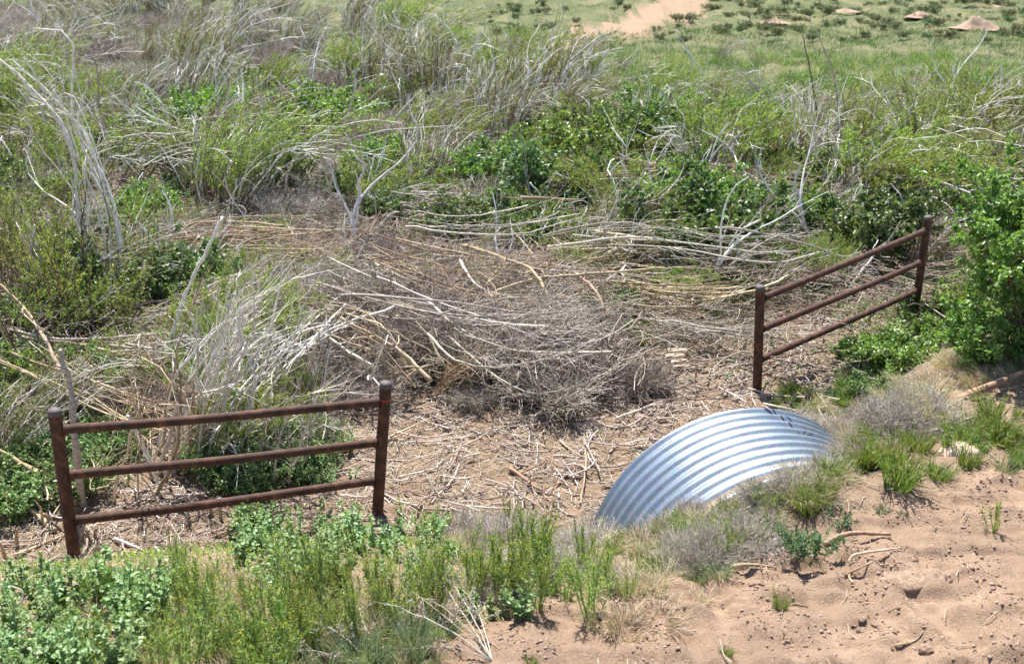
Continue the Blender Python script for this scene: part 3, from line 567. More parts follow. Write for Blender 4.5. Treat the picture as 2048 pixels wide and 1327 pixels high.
UPR = [
 ([(178, 345), (198, 250), (196, 160), (190, 118)], .03, 'tallest bleached white forked stem standing in the left thicket', [(.45, (-.35, 0, 1.4), .7), (.6, (.3, 0, .4), .4)]),
 ([(172, 340), (170, 240), (150, 137)], .022, 'bleached stem just left of the tallest white forked stem', []),
 ([(72, 345), (88, 240), (60, 180), (0, 120)], .028, 'bleached stem bending over to the left edge in the left thicket', [(.5, (-.3, 0, .5), .6)]),
 ([(345, 150), (322, 105), (318, 62)], .035, 'bleached curved stem near the top left of the thicket', [(.4, (.5, 0, .9), .5)]),
 ([(268, 240), (262, 200), (272, 170)], .03, 'short bleached stem in the upper left thicket', []),
 ([(370, 225), (352, 180), (364, 150)], .03, 'short double bleached stem left of the bright green shrub', [(.3, (.25, 0, .7), .7)]),
 ([(548, 356), (505, 325), (502, 290)], .028, 'white curved stem below and right of the bright green shrub', []),
 ([(590, 262), (560, 215), (530, 195)], .03, 'bleached stem right of the bright green shrub', [(.5, (-.4, 0, .1), .5)]),
 ([(646, 470), (662, 400), (648, 335), (632, 273)], .026, 'slender white forked stem standing over dark shrubs left of the middle', [(.45, (.25, 0, .95), .75)]),
 ([(600, 470), (610, 440), (625, 400)], .02, 'small white stem left of the slender white forked stem', []),
 ([(428, 525), (438, 480), (458, 415)], .035, 'split pale stem standing in the tan litter of the left brush', [(.3, (-.15, 0, .6), .8)]),
 ([(752, 278), (800, 225), (844, 181)], .03, 'pale stem slanting up to the right behind the middle thicket', []),
 ([(772, 275), (868, 239), (929, 184)], .03, 'long pale branch slanting up right below the other slanting one', [(.5, (.5, 0, -.3), .5)]),
 ([(945, 195), (980, 155), (994, 113)], .035, 'curved bleached branch near the top middle', []),
 ([(783, 145), (800, 68), (786, 24)], .05, 'thick bleached trunk with forks at the top of the thicket', [(.5, (-.4, 0, .7), .6)]),
 ([(899, 165), (950, 95), (977, 41)], .05, 'thick bleached trunk leaning right at the top of the thicket', [(.4, (.5, 0, 1), .5)]),
 ([(926, 150), (905, 70), (868, 30)], .045, 'bleached trunk leaning left that crosses the one leaning right', []),
 ([(1114, 215), (1097, 171), (1060, 145)], .03, 'short bleached hooked stem in the upper middle', []),
 ([(741, 420), (735, 345), (690, 267)], .026, 'long curved grey stem hanging over dark shrubs', [(.2, (-.3, 0, .35), .5)]),
 ([(885, 455), (912, 410), (932, 378)], .03, 'pale cut stem standing left of the dark green shrubs', []),
 ([(1110, 460), (1085, 400), (1060, 365)], .026, 'pale curved stem above the dark green shrubs', [(.5, (.2, 0, .5), .5)]),
 ([(1430, 195), (1395, 130), (1368, 95)], .035, 'bleached arching stem right of the far dirt track', [(.4, (.1, 0, .8), .5)]),
 ([(1375, 165), (1382, 120), (1352, 60)], .04, 'bleached stem under the foot of the far dirt track', []),
 ([(1553, 262), (1530, 190), (1480, 150)], .03, 'grey arching stem carrying the vine leaves', [(.5, (-.3, 0, .1), .5)]),
 ([(1669, 290), (1673, 170), (1632, 62)], .03, 'tall dark bare stem standing against the meadow', [(.5, (-.4, 0, .9), .5), (.6, (.3, 0, .7), .5)]),
 ([(1640, 280), (1628, 180), (1605, 70)], .028, 'second tall bare stem left of the tall dark one', [(.5, (.3, 0, .9), .5)]),
 ([(1820, 262), (1806, 215), (1768, 191)], .026, 'pale hooked stem below the meadow at the right', [(.5, (.05, 0, .55), .6)]),
 ([(1770, 250), (1745, 215), (1712, 188)], .024, 'thin pale arching stem left of the pale hooked stem', []),
 ([(1952, 300), (1965, 245), (1998, 220)], .03, 'bleached stem in the fan of stems at the right edge', [(.5, (-.4, 0, .5), .6)]),
 ([(1960, 305), (1975, 260), (1995, 170)], .022, 'tallest thin stem in the fan of stems at the right edge', []),
 ([(1975, 305), (2010, 255), (2060, 215)], .028, 'bleached stem leaning right in the fan of stems at the right edge', []),
 ([(1945, 300), (1930, 240), (1900, 195)], .022, 'bleached stem leaning left in the fan of stems at the right edge', []),
 ([(1600, 350), (1578, 305), (1567, 268)], .036, 'left one of three cut tan stubs behind the pile', []),
 ([(1603, 352), (1600, 300), (1602, 258)], .034, 'middle one of three cut tan stubs behind the pile', []),
 ([(1614, 355), (1616, 315), (1611, 278)], .034, 'right one of three cut tan stubs behind the pile', []),
 ([(1738, 360), (1738, 325), (1736, 298)], .03, 'single cut pale stub above the right railing', []),
 ([(62, 662), (82, 570), (65, 519), (41, 467)], .032, 'bleached wavy stem standing at the left edge among willows', [(.3, (-.2, 0, .6), .5)]),
 ([(42, 650), (52, 560), (70, 450)], .028, 'bleached straight stem crossing the wavy one at the left edge', []),
 ([(331, 790), (342, 679), (372, 590), (424, 474), (446, 432)], .028, 'long white curving stem rising left of the stem bundle', []),
 ([(595, 812), (618, 735), (640, 659)], .026, 'straight white stem standing behind the left railing', []),
 ([(492, 812), (533, 706), (562, 670)], .026, 'white stem bending right behind the left railing', []),
 ([(165, 1010), (150, 890), (140, 780), (120, 700)], .04, 'grey brown leaning trunk behind the left post', [(.5, (.3, 0, .5), .5)]),
 ([(320, 965), (290, 900), (255, 830)], .032, 'brown leaning stem behind the middle rail of the left railing', []),
 ([(0, 1230), (38, 1215), (42, 1180), (0, 1168)], .009, 'thin white hooped stem at the lower left edge', []),
]
for k, (px, r, lb, kids) in enumerate(UPR):
    P = upright(px, k, .1 if px[0][1] < 300 else .2)
    mt = 'tan' if 'tan' in lb else 'grey' if ('grey' in lb or 'dark bare' in lb) else 'stem' if 'bare' in lb else 'white'
    stick('cut_stub' if 'stub' in lb else 'dead_branch', P, r, M[mt], lb, 'stub' if 'stub' in lb else 'dead branch', kids=kids, seed=50 + k, tone=.35 + .6 * (k * .61 % 1), kink=.028)
# leaning multi-stemmed grey willow at the left and the pale bundle behind the railing
def bundle(name, label, cat, pxlist, n, r, jitter, m, seed, mid=None, leafy=0, leafm='willow'):
    rg = np.random.default_rng(seed); base = gp(*pxlist[0]); e = empty(name, tuple(base), label, cat); b = MB(); PP = []
    for k in range(n):
        j = rg.normal(size=2) * jitter[0]; pts = [base + [j[0], j[1], -.05]]; y = base[1] + j[1]
        for i, q in enumerate(pxlist[1:]):
            s = jitter[1] * (i + 1) / (len(pxlist) - 1); y += rg.normal() * s * .5; p_ = aty(q[0], q[1], base[1]) + [j[0], 0, 0]; p_ += rg.normal(size=3) * s; p_[1] = y; pts.append(p_)
        pts = np.array(pts); t = np.linspace(0, len(pts) - 1, 13) * rg.uniform(.65, 1); kk = np.minimum(t.astype(int), len(pts) - 2); f = (t - kk)[:, None]
        g_ = lambda i: pts[np.clip(i, 0, len(pts) - 1)]; a, b_, c_, d = g_(kk - 1), g_(kk), g_(kk + 1), g_(kk + 2)
        P = .5 * ((2 * b_) + (c_ - a) * f + (2 * a - 5 * b_ + 4 * c_ - d) * f ** 2 + (3 * b_ - a - 3 * c_ + d) * f ** 3); P[1:] += np.cumsum(rg.normal(size=(12, 3)), 0) * .022 * rg.uniform(.4, 1.8); PP.append(P - base)
    PP = np.array(PP); b.tubes(PP, rad(r, r * .3, 13) * rg.uniform(.3, 1.35, (n, 1)), rg.uniform(0, 1, n), 6); b.build('stems', M[m], e)
    T = twigs(rg, PP, n * 12, .5, .35, 1, .4, .15, 4); MB().tubes(T, rad(.005, .0015, 4), rg.uniform(0, 1, len(T)), 3).build('twig_sprays', M[m], e)
    if leafy:
        l = MB(); a, d, i, t = pick(rg, T, leafy, .2, 1); l.leaves(a, d + .6 * rg.normal(size=a.shape), .05, .010, rg.uniform(0, 1, leafy), rg=rg); l.build('foliage', M[leafm], e, False)
def swept(label, pxl, hs, n, r, jit, m, seed, name='swept_stems'):
    rg = np.random.default_rng(seed); K = [gph(x, y, h) for (x, y), h in zip(pxl, hs)]; base = K[0].copy(); e = empty(name, tuple(base), label, 'fallen stems'); PP = []; K = np.array(K)
    for k in range(n):
        off = rg.normal(size=3) * jit * [1.9, 1.9, .5]; Kk = K + off + rg.normal(size=K.shape) * jit * [1.7, 1.7, .7]; t0 = rg.uniform(0, .5); t = np.linspace(t0, rg.uniform(.7, 1.0) * (len(K) - 1), 14); kk = np.minimum(t.astype(int), len(K) - 2); fr = (t - kk)[:, None]
        g_ = lambda i: Kk[np.clip(i, 0, len(K) - 1)]; a, b_, c_, d = g_(kk - 1), g_(kk), g_(kk + 1), g_(kk + 2)
        P = .5 * ((2 * b_) + (c_ - a) * fr + (2 * a - 5 * b_ + 4 * c_ - d) * fr ** 2 + (3 * b_ - a - 3 * c_ + d) * fr ** 3) + np.cumsum(rg.normal(size=(14, 3)), 0) * .011
        P[:, 2] = np.maximum(P[:, 2], hgt(P[:, 0], P[:, 1]) + .02); PP.append((P if rg.uniform() < .7 else P[::-1]) - base)
    PP = np.array(PP); MB().tubes(PP, rad(r, r * .3, 14) * rg.uniform(.3, 1.5, (n, 1)) ** 1.2, rg.uniform(0, 1, n), 5).build('stems', M[m], e)
    T = twigs(rg, PP, n * 9, .3, .3, 1, .4, .1, 4); MB().tubes(T, rad(.004, .0015, 4), rg.uniform(0, 1, len(T)), 3).build('twig_sprays', M[m], e)
SW = [([(650, 560), (850, 625), (1100, 640), (1320, 600)], [.55, .8, .7, .5], 13, 'grey', 'long pale stems swept across the top of the heap towards the right railing'),
 ([(700, 500), (900, 580), (1180, 605)], [.6, .7, .6], 9, 'tan', 'tan stems swept down to the right behind the heap'),
 ([(870, 775), (730, 650), (560, 600)], [.1, .8, .85], 8, 'tan', 'fan of tan stems rising to the left out of the litter in the middle'),
 ([(1080, 470), (1290, 455), (1500, 490), (1690, 470)], [.7, .9, .8, .6], 11, 'grey', 'long stems lying over the vine mounds towards the right railing'),
 ([(1180, 560), (1400, 590), (1580, 560)], [.4, .5, .4], 16, 'tan', 'tan stems lying level left of the near post of the right railing'),
 ([(1300, 640), (1450, 665), (1570, 650)], [.25, .3, .25], 18, 'grey', 'low grey stems stacked level just left of the near post of the right railing'),
 ([(200, 700), (420, 690), (640, 610)], [.5, .6, .8], 14, 'grey', 'pale stems sweeping from the left edge up to the heap'),
 ([(480, 840), (560, 700), (720, 620)], [.3, .7, .9], 12, 'white', 'white stems arching from the stem bundle over the heap'),
 ([(20, 700), (200, 800), (420, 860)], [.8, .5, .4], 10, 'tan', 'tan stems slanting down to the right above the left railing'),
 ([(880, 640), (1010, 700), (1230, 690)], [.7, .65, .5], 7, 'grey', 'stems swept over the back of the round twig mound'),
 ([(560, 520), (420, 600), (260, 640)], [.6, .6, .4], 12, 'grey', 'grey stems swept down to the left behind the stem bundle'),
 ([(800, 430), (980, 450), (1180, 400)], [.8, .9, .9], 7, 'grey', 'grey stems lying over the dark green shrubs in the middle'),
 ([(1200, 350), (1400, 340), (1650, 370)], [1.0, 1.0, .9], 12, 'tan', 'tan stems lying across the vine leaves at the back'),
 ([(240, 500), (420, 460), (600, 470)], [.5, .6, .5], 12, 'tan', 'tan stems matted in the clearing right of the leaning willow'),
 ([(300, 330), (430, 300), (560, 350)], [.8, 1.1, .7], 5, 'white', 'bleached stems arching below the glowing green shrub')]
for k, (pl, hs, n_, m_, lb) in enumerate(SW): swept(lb, pl, hs, n_, .0135, .1 if k != 5 else .07, m_, 700 + k)
bundle('stem_bundle', 'brown stems standing behind the left half of the left railing', 'dead stems', [(300, 985), (330, 850), (300, 720)], 9, .02, (.3, .25), 'tan', 14)
bundle('stem_bundle', 'pale stems standing behind the right half of the left railing', 'dead stems', [(560, 930), (590, 830), (640, 720)], 9, .014, (.25, .25), 'grey', 15)
bundle('leaning_willow', 'large grey multi-stemmed willow leaning up to the left edge of the thicket', 'willow', [(222, 590), (215, 440), (150, 260), (70, 150), (-10, 95)], 11, .032, (.14, .34), 'white', 3, leafy=900)
bundle('stem_bundle', 'bundle of pale dead stems leaning up to the right behind the left railing', 'dead stems', [(385, 905), (430, 780), (480, 660), (545, 545)], 26, .024, (.2, .2), 'white', 4)
bundle('stem_bundle', 'short tan sheaf of split stems in the litter between the twig mounds', 'dead stems', [(880, 790), (905, 755), (955, 700)], 12, .012, (.04, .06), 'tan', 6)
bundle('vine_arch', 'grey arching stems hung with vine leaves right of the middle thicket', 'vine', [(1560, 270), (1530, 200), (1480, 150), (1430, 165)], 9, .014, (.15, .2), 'grey', 8, leafy=500, leafm='bush')
# cut stumps near the left railing
for k, (x, y, h, lb) in enumerate([(35, 1095, .2, 'thick cut stump at the left edge'), (12, 1115, .16, 'leaning cut stump at the very left edge'), (165, 1082, .16, 'cut stump right behind the foot of the left post'), (182, 1085, .14, 'second cut stump behind the foot of the left post'),
      (190, 1078, .12, 'third and smallest cut stump behind the foot of the left post'), (425, 1030, .14, 'cut stump below the lowest rail of the left railing'), (440, 1032, .16, 'taller cut stump below the lowest rail of the left railing'), (100, 1045, .1, 'low cut stump left of the left post'), (1390, 760, .2, 'thin dark stub in the mud left of the right railing')]):
    g = gp(x, y); stick('cut_stump', [g - [0, 0, .04], g + [.01 * (-1) ** k, 0, h * .5], g + [.03 * (-1) ** k, .01, h]], .022 if k < 8 else .012, M['root' if k < 8 else 'stem'], lb, 'stump', S=8, seed=300 + k, kink=.03, tone=.6)

# ------------------------------------------------------------------ plants: prototypes
PR = dict(
 W=[willow(s, h, n, (ln, .15), lm, nl, base=.5, spread=.5, droop=.3, dead=dd, bare=9 + 5 * (s % 3)) for s, h, n, ln, lm, nl, dd in ((16, 2.2, 46, .45, 'willow', 10500, .1), (17, 1.9, 50, .2, 'willow', 11000, .05), (18, 1.5, 46, 1.1, 'willow', 9000, .15), (11, 1.7, 40, .7, 'willow', 9000, .1), (12, 1.4, 30, .25, 'willow', 4600, .2), (13, 1.9, 30, .95, 'willow', 4800, .3), (14, 1.5, 36, .1, 'willow2', 4600, .3), (15, 1.3, 30, -.3, 'willow', 4600, .2))],
 w=[willow(s, h, n, (ln, 0), 'willow2', nl, dead=.5, bare=22) for s, h, n, ln, nl in ((21, 1.8, 40, .6, 1900), (22, 1.5, 36, .3, 1500), (23, 1.6, 40, .8, 1300))],
 U=[willow(s, h_, n_, (l_, 0), 'willow', q_, .055, .012, .5, .2, .08, .5) for s, h_, n_, l_, q_ in ((31, 2.4, 12, .05, 1300), (32, 2.0, 16, .2, 1800), (33, 2.7, 9, -.15, 1000), (34, 1.6, 16, .3, 2200))],
 B=[brush(41, .7, .6, 60, 1000), brush(42, .9, .7, 80, 1300), brush(43, .6, .45, 50, 800, 'grey'), brush(44, .8, .9, 60, 900, 'grey', (.7, 0))],
 G=[shrub(51, .7, .7), shrub(52, .6, .5, 4000), shrub(53, .8, .9, 5500, ll=.06, lw=.04), shrub(56, .75, .7, 5200, 'bush', .055, .032), shrub(57, .7, .8, 4200, 'bush', .06, .034, 34)],
 g=[shrub(54, .55, .35, 2600, 'weed', .045, .034), shrub(55, .5, .3, 2200, 'broad', .045, .034)],
 V=[shrub(61, .7, .9, 4500, 'bright', .06, .035)],
 L=[shrub(71, .8, .8, 6000, 'bush', .055, .03), shrub(72, .6, .45, 4000, 'bush', .055, .032)],
 m=[mustard(81), mustard(82, .5, 12, 1200), mustard(83, .36, 7, 700)],
 k=[broadweed(91), broadweed(92, .42, 6), broadweed(93, .28, 4)],
 t=[tuft(101), tuft(102, .3, 200), tuft(103, .4, 160, heads=60)],
 b=[tuft(111, .32, 130, 'bgrass', .005, .45, .3), tuft(112, .28, 110, 'bgrass', .005, .6, .4)],
 d=[tuft(121, .3, 240, 'dry', .004, .9, .6, .12), tuft(122, .22, 260, 'dry', .004, 1.3, .7, .16)],
 s=[sageplant(131), sageplant(132, .16, .14, 420)],
 n=[brush(141, .4, .25, 50, 800, 'grey', (.1, 0)), brush(142, .45, .2, 60, 900, 'grey', (.3, 0))],
)
def pile(seed, n=26, L=1.5, mat='tan'):
    rg = np.random.default_rng(seed); an = rg.normal(0, .35, n) + rg.choice([0, .9, -.7], n, p=[.6, .2, .2]); l = L * rg.uniform(.4, 1.1, n)
    c = np.stack([rg.normal(0, .35, n), rg.normal(0, .3, n), rg.uniform(.03, .38, n)], -1); D = np.stack([np.cos(an), np.sin(an), rg.normal(0, .1, n)], -1)
    t = np.linspace(-.5, .5, 7)[None, :, None]; P = c[:, None] + D[:, None] * t * l[:, None, None] + rg.normal(size=(n, 1, 3)) * (t ** 2) * .5 * l[:, None, None] * np.array([.4, 1, .35])
    P[..., 2] = np.maximum(P[..., 2], .015); b = MB(); b.tubes(P, rad(.011, .0045, 7) * rg.uniform(.5, 1.3, (n, 1)), rg.uniform(0, 1, n), 5)
    T = twigs(rg, P, n * 7, .35, .1, 1, .5, .1, 4); b2 = MB(); b2.tubes(T, rad(.0035, .0013, 4), rg.uniform(0, 1, len(T)), 3)
    return [('sticks', b.data('sticks', M[mat])), ('twig_sprays', b2.data('twig_sprays', M['tan' if mat == 'tan' else 'twig']))]
PR['T'] = [pile(151), pile(152), pile(153, 30, 1.3, 'grey'), pile(154, 34, 1.7)]
def snag(seed, h=1.3, mat='white', r=.022):
    rg = np.random.default_rng(seed); P = grow(rg, 1, h, .02, .45, (rg.uniform(-.7, .9), 0), .35, .06, 10, .1); b = MB(); b.tubes(P, rad(r, r * .4, 10) * (1 + .1 * rg.normal(size=10)), .8, 7)
    m = 1 + seed % 3; a, d, i, t = pick(rg, P, m, .15, .7); q = np.linspace(0, 1, 9)[None, :, None]; sd_ = rg.normal(size=(m, 1, 3)) * np.array([1, 1, .2]) * .5
    T = a[:, None] + (d[:, None] * .9 + sd_ * np.sin(q * 2.6) + np.array([0, 0, .25]) * q) * q * h * rg.uniform(.35, .7, (m, 1, 1)); T[:, 1:] += rg.normal(size=T[:, 1:].shape) * .004 * h; b.tubes(T, rad(r * .6, r * .25, 9), rg.uniform(.5, 1, m), 6)
    T2 = twigs(rg, T, 5, .3 * h, .3, 1, .5, .3, 5); b.tubes(T2, rad(r * .2, r * .1, 5), rg.uniform(.4, 1, 5), 4); return b.data('branch', M[mat])
NAME = dict(D=('dead_branch', 'dead branch'), W=('willow_clump', 'willow'), w=('withered_willow', 'withered willow'), U=('upright_willow', 'willow sapling'), B=('twig_mound', 'dead brush'), G=('leafy_shrub', 'shrub'), g=('low_leafy_plant', 'leafy plant'),
 V=('bright_shrub', 'shrub'), L=('leafy_bush', 'bush'), m=('mustard_plant', 'flowering weed'), k=('round_leaved_weed', 'weed'), t=('grass_tuft', 'grass tuft'), b=('blue_grass_tuft', 'grass tuft'), d=('dry_grass_tuft', 'dry grass'), s=('narrow_leaved_plant', 'leafy plant'), n=('dead_twig_mat', 'dead brush'), T=('branch_pile', 'branch pile'))
DESC = dict(W='feathery yellow-green willow clump', w='half-dead grey willow clump', U='tall thin willow sapling', B='mound of dead twigs', D='bleached dead branch standing', G='mounded dark green shrub', g='low green leafy plant', T='heap of fallen tan stems')
GRP = dict(D='bleached dead branches of the thicket', W='willow clumps of the thicket', w='half-dead willows of the thicket', U='upright willow saplings at the left', B='dead twig mounds in the thicket', G='dark green shrubs in the thicket', g='low leafy plants in the brush', T='heaps of fallen stems in the brush')
def where(px, py):
    v = 'far back by the meadow' if py < 130 else 'in the back of the thicket' if py < 260 else 'in the middle of the thicket' if py < 420 else 'in the front part of the brush' if py < 640 else 'close behind the railings'
    h = 'at the left' if px < 520 else 'left of the centre' if px < 980 else 'right of the centre' if px < 1480 else 'at the right'
    return v + ' ' + h
rgp = np.random.default_rng(77)
ROWS = ["wBwWwB wMMMMMMMMMMMMM", "BwWBwWwwWMMMMMMMMMMMM", "wBwwWBwWwWWWWMMMMMMMM", "WwBWWwBWWwWWWWWWMMMMM", "wWGwWBwWwWWwWWWWWWWWw", "WGwGwGwBwWwWWGGwWWWwB", "WWGGwGGGWWWGWGGBWWWBW", "UUGGGWBGWGWGGGGGGWWGG", "UUTGWGWGGGWGGGGGGTG.G", "UUUTTTBTGGGGTGGGGGG.G", "UUGTTTBBTGTGTWGGGGTT.", "UUGGTBBTTBTTTTGGTT...", "UGUGTTBBTBTTTgTT.....", "GUgTTBBBBTBTgT.......", "gGgTTBBB.BBBB........", "ggGgTTB....B.........", "gggTgTT..............", "TgTggTT..............", "Tg..TgT.............."]
def rowof(y): return int(y // 50)
pts = []; yy = 8.0
while yy < 66:
    s = .80 + .034 * max(0, yy - 12); xw = yy * .60 + 1.5; xs = np.arange(-xw, xw, s)
    for x in xs: pts.append((x + rgp.uniform(-.4, .4) * s, yy + rgp.uniform(-.4, .4) * s, s))
    yy += s * 1.0
count = {}
for (x, y, s) in pts:
    z = hz(x, y); px, py = proj((x, y, z))
    if py > 945 or px < -150 or px > 2200 or toe_dist(x, y) > -.25: continue
    qx = px + rgp.normal(0, 35); qy = py + rgp.normal(0, 16)
    r = int(np.clip(rowof(qy), 0, len(ROWS) - 1)) if qy < 945 else 18; c_ = int(np.clip(qx / 97.6, 0, 20)); k = ROWS[r][c_]
    if py < 0: k = 'w' if px < 500 else 'M'
    if k in 'M. ': continue
    if k == 'W' and rgp.uniform() < (.3 if py < 330 else .15): k = 'w'
    if k == 'T' and py > 300 and rgp.uniform() < .42: k = 'wWgW'[rgp.integers(4)]
    if k == 'g' and px < 520 and rgp.uniform() < .35: k = 'wTB'[rgp.integers(3)]
    if k == 'G' and rgp.uniform() < (.42 if px > 1300 else .25): k = 'wWW'[rgp.integers(3)]
    if k == 'U' and rgp.uniform() < .5: k = 'wGW'[rgp.integers(3)]
    if k in 'Ww' and y > 40 and rgp.uniform() < .25: continue
    sc = (.62 + .25 * (s - .8)) * rgp.uniform(.75, 1.25)
    if k in 'Ww': sc *= .95 if py > 430 else 1.25 if py > 160 else .95
    if k in 'WwB' and px > 900 and py < 300: sc *= 1 - .42 * sstep(900, 1500, px)
    mo = np.clip(.5 + .75 * noise(x * .9, y * .7, 1) + .25 * noise(x, y, 2), 0, 1)
    if k in 'WwG' and mo < .12: continue
    if k in 'WwG': sc *= .55 + .85 * mo
    if k in 'U': sc = rgp.uniform(.6, .95)
    if k in 'BG': sc *= 1.6
    if k == 'T': sc *= 1.15; z += rgp.uniform(0, .25)
    if k in 'g': sc *= 1.3
    n, cat = NAME[k]; count[k] = count.get(k, 0) + 1
    if count[k] > 290: continue
    rz = rgp.normal(0, 1.1) if k in 'Ww' else rgp.uniform(-.9, .9) if k in 'UT' else rgp.uniform(0, 6.28)
    w_ = where(px, py); place(n, PR[k][rgp.integers(len(PR[k]))], (x, y, z - .02), DESC[k] + ' ' + w_, cat, GRP[k] + ' ' + w_, rz, sc)
print('SCATTER', count)
# bleached dead branches standing all through the thicket
SN = [snag(500 + i, h_, 'white' if i % 2 else 'grey', r_ * .85) for i, (h_, r_) in enumerate([(1.2, .022), (1.5, .026), (1., .02), (1.7, .028), (1.3, .03), (.9, .018), (1.4, .022), (1.1, .026), (1.6, .024), (1.2, .018)])]
k = 0
while k < 165:
    px, py = rgp.uniform(-40, 2080), 45 + 560 * rgp.uniform(0, 1) ** 1.5; c_ = ROWS[rowof(py)][int(np.clip(px / 97.6, 0, 20))]
    if (px > 1250 and py < 240) or (px > 950 and py < 130): continue
    if c_ in 'M.' or (c_ in 'T' and rgp.uniform() < .4): continue
    g = gp(px, py); w_ = where(px, py); o = bpy.data.objects.new('dead_branch', SN[rgp.integers(10)]); C.objects.link(o); o.location = g; o.rotation_euler = (rgp.normal(0, .3), rgp.normal(.1, .45), rgp.uniform(0, 6.28))
    o.scale = (rgp.uniform(.85, 1.5) * (1 + max(0, g[1] - 18) * .012),) * 3; props(o, DESC['D'] + ' ' + w_, 'dead branch', GRP['D'] + ' ' + w_); k += 1
# bleached forked branches lying tangled on the heap, each one its own
LY = [(700, 600, 'bleached forked branch lying on the top left of the heap'), (760, 560, 'bleached forked branch lying at the back of the heap'), (830, 660, 'forked branch lying on the wide twig mound'), (920, 640, 'forked branch lying right of the wide twig mound'), (980, 590, 'forked branch lying in the middle of the heap'),
 (1060, 650, 'forked branch lying over the round twig mound'), (1130, 700, 'forked branch lying on the right of the round twig mound'), (1210, 610, 'forked branch lying between the heap and the right railing'), (1290, 570, 'forked branch lying behind the level stems'), (1390, 640, 'forked branch lying on the level stems near the right railing'),
 (640, 680, 'forked branch lying on the left slope of the heap'), (590, 740, 'forked branch lying behind the right end of the left railing'), (730, 760, 'forked branch standing up behind the right post of the left railing'), (880, 720, 'forked branch lying at the front of the heap'), (500, 620, 'forked branch lying left of the heap'),
 (430, 580, 'forked branch lying in the tan clearing'), (360, 520, 'forked branch lying at the back of the tan clearing'), (1460, 520, 'forked branch lying before the vine mounds'), (1350, 500, 'forked branch lying against the broad vine mound'), (1100, 540, 'forked branch lying behind the round twig mound'), (280, 760, 'forked branch lying above the left railing'), (120, 800, 'forked branch lying above the left post'), (380, 850, 'forked branch lying at the foot of the stem bundle'), (1000, 780, 'thin forked branch at the foot of the round twig mound')]
SL = [snag(600 + i, h_, ['grey', 'tan', 'grey', 'twig'][i % 4], r_) for i, (h_, r_) in enumerate([(1.3, .016), (1., .014), (1.5, .017), (1.1, .012), (.9, .012), (1.4, .015)])]
for k, (x, y, lb) in enumerate(LY):
    if k in (0, 2, 4, 6, 10): continue
    o = bpy.data.objects.new('fallen_branch', SL[k % 6]); C.objects.link(o); o.location = gph(x, y, .4 if 540 < x < 1260 and y < 740 else .15); o.rotation_euler = (rgp.normal(0, .3), rgp.choice([-1, 1]) * rgp.uniform(.9, 1.5), rgp.uniform(0, 6.28)); props(o, lb, 'branch')
# a second, smaller layer of willows woven through shrubs and fallen stems
SMALL = 0
while SMALL < 80:
    px, py = rgp.uniform(-20, 2060), rgp.uniform(250, 600); c_ = ROWS[rowof(py)][int(np.clip(px / 97.6, 0, 20))]
    if c_ not in 'GTWU' or (420 < px < 1330 and py > 540): continue
    g = gp(px, py); k = 'WWw'[rgp.integers(3)]; w_ = where(px, py); place(NAME[k][0], PR[k][rgp.integers(len(PR[k]))], g, DESC[k].replace('willow clump', 'small willow clump') + ' ' + w_, NAME[k][1], 'small ' + GRP[k] + ' ' + w_, rgp.normal(0, 1), rgp.uniform(.4, .7)); SMALL += 1
# ------------------------------------------------------------------ hero shrubs
def one(name, parts, px, py, label, cat, sc=1., rz=0.): return place(name, parts, gp(px, py) - [0, 0, .02], label, cat, None, rz, sc)
def scat(k, items, grp, base_label):
    n, cat = NAME[k]
    for i, it in enumerate(items):
        x, y, s = it[:3]; lb = it[3] if len(it) > 3 else base_label
        rg = np.random.default_rng(int(x * 7 + y)); v = PR[k][i % len(PR[k])]
        place(n, v, gp(x, y) - [0, 0, .01], lb, cat, None if len(it) > 3 else grp, rg.uniform(0, 6.28), s * rg.uniform(.85, 1.15), (rg.normal(0, .13), rg.normal(0, .13)))
def poly(n, pg, seed, smin, smax):
    rg = np.random.default_rng(seed); pg = np.array(pg, float); out = []
    while len(out) < n:
        x, y = rg.uniform(pg[:, 0].min(), pg[:, 0].max()), rg.uniform(pg[:, 1].min(), pg[:, 1].max()); ins = False; j = len(pg) - 1
        for i in range(len(pg)):
            if (pg[i, 1] > y) != (pg[j, 1] > y) and x < (pg[j, 0] - pg[i, 0]) * (y - pg[i, 1]) / (pg[j, 1] - pg[i, 1]) + pg[i, 0]: ins = not ins
            j = i
        if ins: out.append((x, y, rg.uniform(smin, smax)))
    return out
big = shrub(201, 1.35, 2.15, 46000, 'bush', .055, .032, 80)
one('leafy_bush', big, 2110, 705, 'big dense bright green bush filling the right edge beside the railing', 'bush')
one('leafy_bush', shrub(202, 1.0, 1.3, 15000, 'bush', .055, .032, 36), 2080, 560, 'bright green bush standing behind the big one at the right edge', 'bush')
one('leafy_bush', PR['L'][0], 1985, 730, 'rounded bright green bush at the foot of the big one at the right edge', 'bush', .95, 2)
one('leafy_bush', PR['L'][1], 1935, 655, 'bright green bush left of the big one at the right edge', 'bush', 1.15, 5)
one('leafy_bush', PR['L'][1], 1790, 745, 'low bright green bush in front of the right railing', 'bush', 1.15, 1)
one('leafy_bush', PR['L'][1], 1880, 700, 'low green bush between the right railing and the big bush', 'bush', 1.0, 2)
one('leafy_bush', PR['L'][1], 1700, 715, 'small green bush below the lowest rail of the right railing', 'bush', .55, 3)
one('leafy_bush', PR['L'][0], 1930, 440, 'green bush behind the far post of the right railing', 'bush', .95, 4)
one('leafy_bush', PR['G'][0], 1790, 430, 'green bush left of the far post of the right railing', 'bush', .8, 5)
one('vine_mound', shrub(204, 1.15, 1.15, 15000, 'bush', .06, .036, 40), 1400, 500, 'broad mound of drooping green vine leaves behind the tan pile', 'vine', 1.1, 1)
